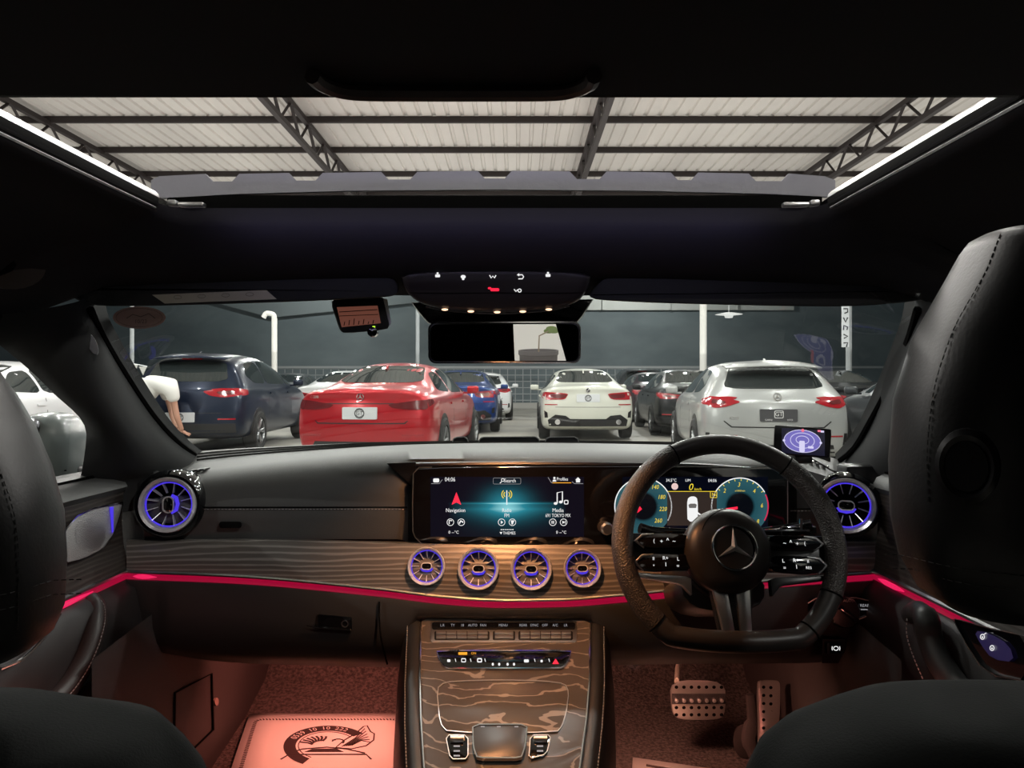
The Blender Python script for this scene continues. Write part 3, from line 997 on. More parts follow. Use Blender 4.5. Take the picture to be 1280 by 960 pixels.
# sliding blind with its pull grip
t = thing('sunroof_blind', 'black sliding sunroof blind pushed back overhead with a pull grip', 'blind', (0, .3, 1.38))
m = MB(); m.box((0, -.15, 1.386), (.88, 1.5, .014), bev=.004); m.build('panel', M_head, t)
m = MB(); m.tube([(-.436, .603, 1.386), (.436, .603, 1.386)], .006, 8); m.build('front_edge', M_satin, t)
m = MB()
gp = [P(413, 84, .60), P(417, 97, .60), P(432, 110, .60), P(460, 116, .60), P(520, 117, .6), P(620, 117, .60), P(690, 116, .60), P(716, 109, .60), P(731, 97, .60), P(734, 84, .60)]
gp = [Vector((p.x, p.y - .02, 1.374)) + Vector((0, -(p.z - 1.382) * 1.6, 0)) for p in gp]
m.tube(catmull(gp, 4), .006, 8); m.build('pull_grip', mat('brown grip', (0.05, 0.035, 0.035), 0.5), t)

# ------------------------------------------------------------------ windscreen
def pedge(s, side):
    L = [(0, 113, 386, 1.12), (.1, 122, 408, 1.15), (.38, 158, 470, 1.28), (.7, 200, 530, 1.43), (.88, 226, 556, 1.54), (1, 243, 568, 1.60)]
    R = [(0, 1147, 386, 1.12), (.1, 1141, 408, 1.15), (.38, 1122, 460, 1.28), (.7, 1086, 530, 1.43), (.88, 1066, 562, 1.54), (1, 1050, 575, 1.60)]
    T = L if side < 0 else R
    return P(interp([(a, b) for a, b, c, d in T], s), interp([(a, c) for a, b, c, d in T], s), interp([(a, d) for a, b, c, d in T], s))

rows = []
for i in range(13):
    s = -0.06 + 1.1 * i / 12
    a = pedge(max(0, min(1, s)), -1); b = pedge(max(0, min(1, s)), 1)
    if s < 0: a += Vector((0, -.04, .018)); b += Vector((0, -.04, .018))
    c = P(640, 370, 1.25).lerp(P(645, 552, 1.86), s)
    c.z += 0.02 * math.sin(PI * max(0, min(1, s)))
    row = []
    for j in range(17):
        tt = -1 + 2 * j / 16
        q = 1 - abs(tt) ** 2.2
        base = a.lerp(b, (tt + 1) / 2)
        row.append(base.lerp(Vector((base.x, c.y, c.z)), q))
    rows.append(row)
GLASS_ROWS = rows
m = MB(); m.grid(rows)
struct(m.build('window_1', clear_glass('windscreen glass', (0.90, 0.95, 0.94))))
m = MB()
for sg in (-1, 1):
    m.tube([pedge(k / 14, sg) for k in range(15)], .006, 6)
o = m.build('window_seal', M_dark); struct(o); o.parent = bpy.data.objects['window_1']

# ------------------------------------------------------------------ pillars
def pillar(side, name):
    X = (lambda u: u) if side < 0 else (lambda u: 1262 - u + .3 * (u - 113))
    inner = [(0, 108, 372, 1.13), (.1, 113, 392, 1.13), (.2, 122, 410, 1.15), (.42, 158, 470, 1.28), (.7, 200, 530, 1.43), (.9, 226, 556, 1.54), (1, 245, 570, 1.60)]
    mid = [(0, 60, 385, 1.07), (.2, 88, 425, 1.09), (.42, 122, 490, 1.17), (.7, 158, 548, 1.28), (.9, 190, 582, 1.40), (1, 215, 596, 1.50)]
    out = [(0, -60, 400, 1.02), (.1, -20, 418, 1.04), (.2, 8, 438, 1.07), (.42, 62, 487, 1.15), (.7, 108, 543, 1.27), (.85, 102, 590, 1.30), (1, 96, 612, 1.31)]
    rows = []
    for i in range(21):
        s = i / 20
        f = lambda T: P(X(interp([(a, b) for a, b, c, d in T], s)), interp([(a, c) for a, b, c, d in T], s), interp([(a, d) for a, b, c, d in T], s))
        a, b, c = f(inner), f(mid), f(out)
        a2 = a + Vector((0, .05, .0))
        c2 = c + Vector((side * .010, .07, 0))
        row = [a2, a] + [a * (1-q)**2 + (b * 2 - (a + c) / 2) * 2 * q * (1-q) + c * q * q for q in (.12, .25, .4, .55, .7, .85)] + [c, c2]
        rows.append(row)
    rows.append([p + Vector((0, 0, -.05)) for p in rows[-1]])
    m = MB(); m.grid(rows)
    return struct(m.build(name, M_cloth, ang=70))

pillar(-1, 'trim_1'); pillar(1, 'trim_2')
for sg, pts, nm in ((-1, (115, 430), 'trim_badge_left'), (1, (1145, 430), 'trim_badge_right')):
    c = P(pts[0], pts[1], 1.125 if sg < 0 else 1.125)
    m = MB(); m.lathe([(.001, .003), (.011, .002), (.012, 0)], frame(c, (-sg * .55, -.8, -.1), (sg * .45, .0, 1)), 20, sx=.55, sy=1.5)
    tag(m.build('airbag_tag', mat('tag grey', (0.16, 0.16, 0.17), 0.4)), 'small oval airbag tag on the %s windscreen pillar' % ('left' if sg < 0 else 'right'), 'tag')

# closed shell around the rear of the cabin so no stray light gets in
m = MB()
m.grid([[(-.76, y, z) for y in (-1.3, 0, .55)] for z in (.2, 1.0, 1.3)]); m.grid([[(.76, y, z) for y in (-1.3, 0, .55)] for z in (.2, 1.0, 1.3)])
m.grid([[(-.76, y, 1.3), (-.70, y, 1.42), (.70, y, 1.42), (.76, y, 1.3)] for y in (-1.3, -.5, .2)])
struct(m.build('trim_3', M_dark, recalc=False, solid=.01))
# rear bulkhead with the rear window opening (seen in the mirror)
m = MB()
wz0, wz1 = .86, 1.34
xl0, xl1, xr0, xr1 = -.62, -.58, -.02, .07
for poly in ([(-.76, .2), (.76, .2), (.76, wz0), (-.76, wz0)], [(-.76, wz1), (.76, wz1), (.76, 1.42), (-.76, 1.42)]):
    m.prism(poly, lambda u, v, o: Vector((u, -1.3 - o, v)), 0, .02)
struct(m.build('wall_rear_shelf', M_dark, smooth=False))

# ------------------------------------------------------------------ cabin floor and footwells
m = MB()
xs = [-.74, -.60, -.45, -.30, -.16]
def flr(x, s):
    Y = [.2, 1.0, 1.6, 2.02, 2.18, 2.34, 2.42][s]; z = [.25, .25, .25, .25, .28, .40, .62][s]
    return Vector((x, Y, z))
m.grid([[flr(-.80 + 1.6 * k / 16, s) for k in range(17)] for s in range(7)])
struct(m.build('floor', M_carpet, ang=80))
M_kick = mat('brown grey plastic', (0.04, 0.034, 0.034), 0.6, bump=('noise', 600, .2, .0004))
for sg, nm in ((-1, 'trim_4'), (1, 'trim_5')):
    m = MB()
    m.grid([[(sg * .625, 1.15, z), (sg * .645, 1.4, z), (sg * .68, 1.75, z), (sg * .70, 2.05, z), (sg * .71, 2.4, z)] for z in (.25, .45, .72)])
    kp = struct(m.build(nm, M_kick))
    if sg < 0:
        KX = lambda u, v, o: (lambda Y: Vector((-.645 - (Y - 1.4) * .095 + o, Y, CZ - (v - VY) / F * Y)))(1.0 * (.645 + CX - 1.4 * .095 - 0) / ((VX - u) / F - .095) if False else ((.645 + .03 - .133) / ((645 - u) / F - .095)))
        m = MB(); m.stroke([(217, 918), (218, 866), (264, 842), (266, 912), (232, 945), (217, 940)], 1.6, KX, .0, .0025, True); o = m.build('trim_hatch_seam', M_dark); struct(o); o.parent = kp
        m = MB(); m.prism(circle2(269, 877, 2.4, 5), KX, 0, .004); o = m.build('trim_hatch_clip', mat('pale clip', (.35, .25, .22), .5)); struct(o); o.parent = kp

# ------------------------------------------------------------------ dashboard
dash = thing('dashboard', 'wide grey leather and dark wood dashboard under the windscreen', 'dashboard', (0, 1.45, .6))
rowdef = [
 ([(180, 590), (240, 575), (370, 566), (480, 562), (650, 560), (850, 562), (1000, 571), (1060, 586), (1115, 612)], [(180, 1.6), (240, 1.75), (400, 1.87), (645, 1.97), (900, 1.87), (1060, 1.72), (1115, 1.6)]),
 ([(180, 583), (240, 565), (370, 557), (480, 553), (650, 551), (850, 553), (1000, 562), (1060, 579), (1115, 604)], [(180, 1.5), (240, 1.62), (400, 1.75), (645, 1.84), (900, 1.75), (1060, 1.6), (1115, 1.5)]),
 ([(180, 595), (240, 580), (400, 564), (530, 556), (650, 554), (850, 557), (1000, 568), (1060, 588), (1115, 609)], [(180, 1.46), (240, 1.56), (400, 1.66), (645, 1.74), (900, 1.66), (1060, 1.55), (1115, 1.46)]),
 ([(180, 602), (240, 590), (400, 571), (530, 562), (650, 561), (850, 564), (1000, 575), (1060, 596), (1115, 613)], [(180, 1.43), (240, 1.48), (400, 1.53), (645, 1.60), (900, 1.55), (1060, 1.48), (1115, 1.43)]),
 ([(180, 610), (240, 602), (400, 585), (508, 574), (650, 573), (850, 575), (1000, 587), (1060, 604), (1115, 618)], [(180, 1.41), (400, 1.46), (645, 1.49), (900, 1.48), (1060, 1.43), (1115, 1.41)]),
 ([(180, 618), (300, 612), (400, 604), (505, 592), (520, 581), (650, 580), (850, 582), (985, 590), (995, 606), (1060, 616), (1115, 624)], [(180, 1.40), (400, 1.44), (500, 1.45), (520, 1.48), (900, 1.47), (985, 1.46), (1060, 1.41), (1115, 1.40)]),
 ([(180, 633), (400, 630), (500, 628), (520, 586), (850, 588), (982, 596), (998, 634), (1115, 636)], [(180, 1.39), (400, 1.43), (508, 1.44), (530, 1.55), (900, 1.54), (980, 1.53), (998, 1.43), (1115, 1.39)]),
 ([(180, 652), (400, 652), (500, 652), (520, 640), (850, 640), (982, 645), (998, 652), (1115, 652)], [(180, 1.395), (400, 1.43), (508, 1.44), (530, 1.55), (900, 1.54), (980, 1.53), (998, 1.43), (1115, 1.395)]),
 ([(180, 676), (400, 674), (500, 674), (520, 684), (850, 684), (982, 684), (998, 677), (1115, 677)], [(180, 1.41), (400, 1.44), (508, 1.45), (530, 1.55), (900, 1.54), (980, 1.53), (998, 1.44), (1115, 1.41)]),
]
pxs = [180 + 6 * k for k in range(156)]
def rowpts(rd, pxs, x0=0, x1=2000):
    return [P(x, interp(rd[0], x), interp(rd[1], x)) for x in pxs]
m = MB(); m.grid([rowpts(r, pxs) for r in rowdef])
m.build('upper_pad', M_grey, dash, ang=50)
# ribbed demister band along the glass
m = MB()
r1, r2 = rowdef[1], rowdef[2]
for q in (.25, .5, .75):
    m.tube([P(x, interp(r1[0], x) * (1-q) + interp(r2[0], x) * q - .6, interp(r1[1], x) * (1-q) + interp(r2[1], x) * q) for x in range(246, 1040, 12)], .0022, 5)
m.build('demister_band', M_satin, dash)
# little side demister slots
for px0, sg in ((232, 1), (1030, -1)):
    m = MB()
    for k in range(4):
        u = px0 + sg * k * 8
        p = P(u, interp(rowdef[3][0], u) - 1.5, interp(rowdef[3][1], u) + .0)
        m.box(p, (.009, .03, .004), bev=.0012)
    m.build('side_demister', M_chrome if sg < 0 else M_satin, dash)
# stitched seams
def stitch(path, name, parent, r=.0009, L=.004, gap=.0025, mt=None):
    m = MB(); acc = 0; pts = [Vector(p) for p in path]
    d = 0; segs = []
    for i in range(len(pts) - 1):
        segs.append((pts[i], pts[i+1], (pts[i+1] - pts[i]).length))
    total = sum(s[2] for s in segs); s = 0
    def at(s):
        for a, b, l in segs:
            if s <= l: return a.lerp(b, s / l if l else 0)
            s -= l
        return segs[-1][1]
    while s + L < total:
        m.tube([at(s), at(s + L)], r, 4); s += L + gap
    return m.build(name, mt or M_thread, parent, smooth=False)

def faceY(px, v):
    """depth of the pad's face at image row v for passenger side"""
    return interp([(180, 1.39), (400, 1.43), (508, 1.44)], px) if px < 600 else interp([(985, 1.43), (1115, 1.39)], px)
for a, b in ((245, 512), (988, 1030)):
    pth = [P(x, 634 + (0 if a < 600 else 2), faceY(x, 634) - .0015) for x in range(a, b, 8)]
    stitch([p + Vector((0, 0, -.004)) for p in pth], 'stitching', dash)
    m = MB(); m.tube(pth, .0012, 5); m.build('seam', M_dark, dash)
# small slot under the seam
m = MB(); m.prism(rrect(274, 652, 302, 660, 3), lambda u, v, o: P(u, v, faceY(u, v) - o), -.002, .003); m.build('pad_slot', M_dark, dash)
# triangular cheek left of the display
m = MB(); m.prism([(483, 579), (520, 577), (520, 612)], lambda u, v, o: P(u, v, 1.445 - o), -.02, .006, bev=.002); m.build('cowl_cheek', M_satin, dash)
# cowl lip over the displays
m = MB(); m.tube([P(x, interp([(496, 582), (650, 580), (850, 582), (992, 592)], x), 1.462) for x in range(496, 994, 8)], .006, 8); m.build('cowl_lip', M_satin, dash)

# wood band
M_wood = wood('smoked ash veneer', (0.075, 0.068, 0.062), (0.17, 0.16, 0.15), 7.0, (0.7, 1, 5.0), .34, dist=3.2, bandw=.08, p0=.55)
wtop = [(158, 676), (300, 675), (500, 679), (640, 681), (800, 681), (1000, 678), (1108, 677)]
wbot = [(158, 713), (300, 719), (475, 735), (560, 745), (630, 749), (700, 748), (780, 742), (900, 730), (1000, 721), (1112, 713)]
wy_t = [(158, 1.392), (400, 1.402), (640, 1.404), (900, 1.402), (1112, 1.392)]
wy_b = [(158, 1.375), (400, 1.375), (640, 1.368), (900, 1.372), (1112, 1.375)]
def woodpt(px, q, off=0.0):
    y = interp(wtop, px) * (1-q) + interp(wbot, px) * q
    Y = interp(wy_t, px) * (1-q) + interp(wy_b, px) * q - .006 * math.sin(PI * q)
    return P(px, y, Y - off)
pw = [158 + 7 * k for k in range(137)]
m = MB(); m.grid([[P(x, interp(wtop, x) - 2, interp(wy_t, x) + .03) for x in pw]] + [[woodpt(x, q / 6) for x in pw] for q in range(7)])
m.build('wood_band', M_wood, dash, ang=60)
# chrome line, ambient strip, lower panel
m = MB(); m.grid([[P(x, interp(wbot, x) + d, interp(wy_b, x) + e) for x in pw] for d, e in ((-.4, .0), (0, -.004), (1.6, -.006), (3.4, -.004), (3.6, .003))])
m.build('chrome_line', M_alu, dash)
m = MB(); m.grid([[P(x, interp(wbot, x) + d, interp(wy_b, x) + e) for x in pw] for d, e in ((3.4, .004), (5, .006), (8, .006), (11, .003))])
m.build('ambient_strip', G_strip, dash)
G_spot = glow('bright red ambient light', (1.0, .02, .13), .85)
m = MB(); m.tube([P(x, interp(wbot, x) + 7, interp(wy_b, x) + .0045) for x in (166, 172, 178, 186, 196)], [.0005, .0035, .0045, .0035, .0005], 8); m.build('ambient_source', G_spot, dash)
lowY = [(158, 1.0), (1112, 1.0)]
lrows = []
for d, e in ((10.5, .006), (12, -.004), (18, -.006)):
    lrows.append([P(x, interp(wbot, x) + d, interp(wy_b, x) + e) for x in pw])
lb = [(158, 800), (200, 815), (290, 828), (400, 832), (508, 834), (522, 777), (738, 777), (750, 832), (850, 830), (1000, 829), (1060, 824), (1090, 812), (1112, 790)]
for q, Yl in ((.35, 1.365), (.65, 1.37), (.88, 1.39), (1.0, 1.42)):
    lrows.append([P(x, (interp(wbot, x) + 18) * (1-q) + interp(lb, x) * q, Yl + (.0 if 200 < x < 1070 else .01)) for x in pw])
lrows.append([P(x, interp(lb, x), 1.42) + Vector((0, .35, .06)) for x in pw])
m = MB(); m.grid(lrows); m.build('lower_panel', M_lower, dash, ang=60)
for sg in (-1, 1):
    m = MB(); m.box((sg * .735, 1.445, .60), (.15, .05, .78), bev=.008)
    m.build('end_cheek', M_satin, dash)
m = MB()
r0 = rowpts(rowdef[0], pxs[::5])
m.grid([r0, [Vector((p.x, p.y + .06, .86)) for p in r0], [Vector((p.x, 2.25, .74)) for p in r0], [Vector((p.x, 2.43, .60)) for p in r0], [Vector((p.x, 2.45, .2)) for p in r0]])
for sg in (-1, 1):
    m.grid([[(sg * .79, y, z) for y in (1.42, 1.8, 2.45)] for z in (.2, .6, .86)])
fw = struct(m.build('trim_firewall', M_dark, recalc=False, solid=.01))
# glovebox seam and latch
m = MB(); m.tube(catmull([P(474, 752, 1.362), P(474, 775, 1.358), P(477, 800, 1.358), P(484, 830, 1.40)], 5), .0018, 6); m.build('glovebox_seam', M_dark, dash)
la = MB(); LF = lambda u, v, o: P(u, v, 1.362 - o)
la.prism([(397, 768), (440, 772), (440, 788), (399, 785)], LF, -.003, .003, bev=.001); latch = la.build('glovebox_latch', M_gloss, dash)
m = MB(); m.stroke([(397, 784), (398, 768), (439, 772), (440, 788), (399, 785), (383, 782)], 1.2, LF, .002, .0042); m.build('latch_trim', mat('smoked chrome', (.35, .36, .38), .2, metal=1), latch)
m = MB(); m.stroke(circle2(431, 780, 4, 4, 16), 1.0, LF, .003, .0045, True); m.build('lock_ring', M_alu, latch)


# air vents
def vent(c, n, up, r, name='air_vent', parent=None, pod=None, podr=0, wide=True, tilt=0):
    M = frame(c, n, up)
    h = MB()
    if podr:
        h.lathe([(podr * 1.0, -.05), (podr * 1.02, -.02), (podr * .99, -.004), (podr * .90, .004), (r * 1.08, .003), (r * .98, -.002), (r * .92, -.022), (.001, -.026)], M, 48)
    else:
        h.lathe([(r * 1.02, -.02), (r * 1.02, .001), (r * .96, .001), (r * .90, -.02), (.001, -.024)], M, 40)
    v = h.build(name, M_gloss, parent)
    m = MB(); m.lathe([(r * .925, -.0035), (r * .90, -.018), (.001, -.020)], M, 40, cap=False); m.build('vent_well', M_dark, v)
    bw = 1.14 if podr else 1.10
    m = MB(); m.lathe([(r * (bw - .02), -.004), (r * bw, .003), (r * (bw - .04), .0065), (r * .99, .0045), (r * .94, .000), (r * .925, -.004)], M, 48, cap=False)
    m.build('bezel', M_silver, v)
    m = MB(); m.lathe([(r * .922, -.0045), (r * .905, -.0035), (r * .875, -.0045), (r * .87, -.007)], M, 48, cap=False)
    m.build('ambient_ring', G_violet, v)
    m = MB()
    for k in range(12):
        a = 2 * PI * k / 12 + tilt
        d = Vector((math.cos(a), math.sin(a), 0)); tn = Vector((-math.sin(a), math.cos(a), 0))
        for q in ((0.46, .87),):
            p0 = d * r * q[0]; p1 = d * r * q[1]
            wv = r * .012
            L = [M @ (p0 + tn * wv + Vector((0, 0, -.010))), M @ (p1 + tn * wv * 1.6 + Vector((0, 0, -.001))), M @ (p1 - tn * wv * 1.6 + Vector((0, 0, -.001))), M @ (p0 - tn * wv + Vector((0, 0, -.010)))]
            B = [p - M.to_3x3() @ Vector((0, 0, .012)) for p in L]
            m.grid([L, B], cu=True); m.face(m.vs_(L))
    m.build('vanes', M_silver, v, smooth=False)
    hw, hh = (r * .30, r * .18) if wide else (r * .20, r * .32)
    fm = lambda u, vv, o: M @ Vector((u, vv, o))
    m = MB(); m.prism(rrect(-hw, -hh, hw, hh, min(hw, hh) * .95), fm, -.016, -.001, bev=.0015); m.build('hub', M_gloss, v)
    m = MB(); m.stroke(rrect(-hw, -hh, hw, hh, min(hw, hh) * .95), r * .05, fm, -.003, .0005, True); m.build('hub_trim', M_silver, v)
    m = MB()
    if wide:
        m.stroke([(-hw * 1.1, -hh * .6), (-hw * .8, -hh * 1.35), (0, -hh * 1.6), (hw * .8, -hh * 1.35), (hw * 1.1, -hh * .6)], r * .12, fm, -.012, -.006)
    else:
        m.stroke([(hw * .4, hh * 1.1), (hw * 1.3, hh * .8), (hw * 1.6, 0), (hw * 1.3, -hh * .8), (hw * .4, -hh * 1.1)], r * .12, fm, -.012, -.006)
    m.build('hub_glow', G_violet, v)
    return v

lab(vent(P(210, 631, 1.385), (.16, -1, .03), (0, 0, 1), .0455, parent=dash, podr=.063, wide=False, tilt=PI/12), 'large round air vent at the left end in a gloss black pod')
lab(vent(P(1058, 632, 1.385), (-.42, -1, .03), (0, 0, 1), .0455, parent=dash, podr=.060, wide=True, tilt=PI/12), 'large round air vent at the right end lit violet')
for px, py, r in ((533, 707, .0315), (598, 707.5, .0345), (664, 707.5, .0345), (728, 707, .0315)):
    c = woodpt(px, .45, .010)
    vent(c, (0, -1, .22), (0, 0, 1), r, parent=dash)
# raised sensor housings on the cowl below the glass
t = thing('sensor_housing', 'wide flat middle one of three black housings below the windscreen', 'housing', tuple(P(637, 556, 1.80)), 0, 'housings below the windscreen')
def pod3(t, a, b):
    m = MB(); m.prism(chaikin([(a, 560), (a + 3, 548), (a + 7, 546), (b - 7, 545.5), (b - 3, 548), (b, 560)], 1), lambda u, v, o: P(u, v, 1.79 - o), -.05, .01, bev=.003); m.build('shell', M_satin, t)
    m = MB(); m.stroke([(a + 1, 556), (a + 4, 548.5), (a + 8, 546.5), (b - 8, 546), (b - 4, 548.5), (b - 1, 556)], 1.3, lambda u, v, o: P(u, v, 1.779 - o), -.002, .003); m.build('chrome_edge', M_alu, t)
pod3(t, 596, 677)
t = thing('sensor_housing', 'small left one of three black housings below the windscreen', 'housing', tuple(P(576, 556, 1.80)), 0, 'housings below the windscreen'); pod3(t, 563, 588)
t = thing('sensor_housing', 'right one of three black housings below the windscreen', 'housing', tuple(P(702, 556, 1.80)), 0, 'housings below the windscreen'); pod3(t, 679, 726)

# light switch and parking brake switch
LS = lambda u, v, o: P(u, v, 1.352 - o)
m = MB(); m.prism(chaikin([(1016, 750), (1070, 748), (1091, 753), (1091, 767), (1066, 776), (1016, 772)], 1, .15), LS, -.02, .004, bev=.001); sw = m.build('light_switch', M_gloss, dash)
m = MB(); m.stroke([(1010, 754), (1020, 748), (1070, 747), (1092, 752)], 1.3, LS, .003, .006); m.stroke([(1074, 774), (1092, 767), (1092, 752)], 1.3, LS, .003, .006); m.build('switch_trim', M_alu, sw)
m = MB(); m.lathe([(.028, -.01), (.028, .008), (.025, .014), (.018, .015), (.001, .015)], frame(LS(1053, 764, 0), (0, -1, .1)), 32); m.build('rotary_knob', M_satin, sw)
m = MB(); m.box((0, 0, .022), (.044, .009, .016), M=frame(LS(1053, 764, 0), (0, -1, .1)) @ Matrix.Rotation(-.7, 4, 'Z'), bev=.002); m.build('knob_grip', M_gloss, sw)
m = MB(); m.stroke(circle2(1053, 764, 18, n=30, a0=-80, a1=110), 1.0, LS, .008, .011); m.text('AUTO', 5, LS, 1061, 751, .017); m.build('switch_marks', M_alu, sw)
m = MB(); m.text('REAR', 5, LS, 1081, 757, .0065); m.stroke([(1076, 762), (1087, 762)], 1, LS, .004, .0065); m.build('switch_print', G_dim, sw)
m = MB(); m.prism([(1028, 799), (1056, 799), (1055, 812), (1048, 829), (1027, 829)], LS, -.02, .005, bev=.001); pb = m.build('parking_brake_switch', M_satin, dash)
m = MB(); m.prism([(1034, 803), (1052, 803), (1051, 817), (1034, 817)], LS, .004, .012, bev=.001); m.build('switch_paddle', M_gloss, pb)
m = MB(); m.prism([(1033.5, 804), (1037, 804), (1037, 817), (1034, 817)], LS, .012, .0135); m.build('paddle_edge', M_chrome, pb)
m = MB(); m.stroke(circle2(1045, 810.5, 3, 2.5, 12), .9, LS, .012, .0128, True); m.stroke([(1040.5, 808), (1040, 810.5), (1040.5, 813)], .9, LS, .012, .0128); m.stroke([(1049.5, 808), (1050, 810.5), (1049.5, 813)], .9, LS, .012, .0128); m.build('brake_symbol', G_white, pb)

# ------------------------------------------------------------------ widescreen display
disp = thing('widescreen_display', 'long gloss black display panel with two lit screens across the dashboard', 'display', tuple(P(750, 632, 1.42)))
DF = lambda u, v, o: P(u, v, 1.41 - o)
m = MB(); m.prism(chaikin([(515, 592), (524, 583), (975, 583), (985, 588), (985, 674), (975, 682), (528, 680), (515, 668)], 2, .25), DF, -.025, .006, bev=.0015); m.build('housing', M_gloss, disp)
m = MB(); m.stroke([(540, 584), (524, 584), (516.5, 592), (515.7, 630), (516, 664), (519, 672), (527, 679.5), (545, 681)], 1.1, DF, .004, .0075); m.stroke([(984.6, 596), (984.6, 672)], 1.1, DF, .004, .0075); m.build('edge_trim', M_alu, disp)

def screen_mat(name, kind):
    mm_ = bpy.data.materials.new(name); mm_.use_nodes = True
    nt = mm_.node_tree; b = nt.nodes['Principled BSDF']; b.inputs['Base Color'].default_value = (.002, .002, .003, 1); b.inputs['Roughness'].default_value = .15
    tc = nt.nodes.new('ShaderNodeTexCoord'); sp = nt.nodes.new('ShaderNodeSeparateXYZ'); nt.links.new(tc.outputs['Generated'], sp.inputs[0])
    def mth(op, a, b_=None, c=None):
        n = nt.nodes.new('ShaderNodeMath'); n.operation = op
        for i, q in enumerate((a, b_, c)):
            if q is None: continue
            if isinstance(q, (int, float)): n.inputs[i].default_value = q
            else: nt.links.new(q, n.inputs[i])
        return n.outputs[0]
    X, Z = sp.outputs['X'], sp.outputs['Z']
    if kind == 'main':
        dx = mth('ABSOLUTE', mth('SUBTRACT', X, .5)); dz = mth('SUBTRACT', Z, .56)
        gx = mth('SUBTRACT', 1, mth('MULTIPLY', dx, 2.6)); gx = mth('MAXIMUM', gx, 0)
        up = mth('POWER', 2.718, mth('MULTIPLY', mth('ABSOLUTE', dz), -11)); 
        lowm = mth('LESS_THAN', dz, 0)
        lowg = mth('POWER', 2.718, mth('MULTIPLY', mth('ABSOLUTE', mth('ADD', dz, .10)), -9))
        core = mth('POWER', 2.718, mth('MULTIPLY', mth('MULTIPLY', mth('ADD', mth('MULTIPLY', dx, dx), mth('MULTIPLY', mth('MULTIPLY', dz, dz), .35)), 60), -1))
        a = mth('MULTIPLY', mth('MULTIPLY', lowg, lowm), gx)
        line = mth('MULTIPLY', mth('POWER', 2.718, mth('MULTIPLY', mth('ABSOLUTE', dz), -90)), gx)
        s = mth('ADD', mth('MULTIPLY', a, .55), mth('ADD', mth('MULTIPLY', core, .45), mth('MULTIPLY', line, .7)))
        rp = nt.nodes.new('ShaderNodeValToRGB'); e = rp.color_ramp.elements
        e[0].color = (.003, .003, .008, 1); e[0].position = 0; e[1].color = (.35, .8, .85, 1); e[1].position = 1
        e2 = rp.color_ramp.elements.new(.5); e2.color = (.02, .23, .30, 1)
        nt.links.new(s, rp.inputs[0]); nt.links.new(rp.outputs[0], b.inputs['Emission Color'])
    else:
        rp = nt.nodes.new('ShaderNodeValToRGB'); e = rp.color_ramp.elements
        dx = mth('SUBTRACT', X, .5); dz = mth('SUBTRACT', Z, .5)
        r = mth('SQRT', mth('ADD', mth('MULTIPLY', dx, dx), mth('MULTIPLY', dz, dz)))
        nt.links.new(r, rp.inputs[0])
        e[0].position = .22; e[0].color = (.002, .003, .005, 1); e[1].position = .5; e[1].color = (.028, .10, .12, 1)
        e2 = rp.color_ramp.elements.new(.27); e2.color = (.015, .07, .09, 1)
        nt.links.new(rp.outputs[0], b.inputs['Emission Color'])
    b.inputs['Emission Strength'].default_value = 1.0
    return mm_

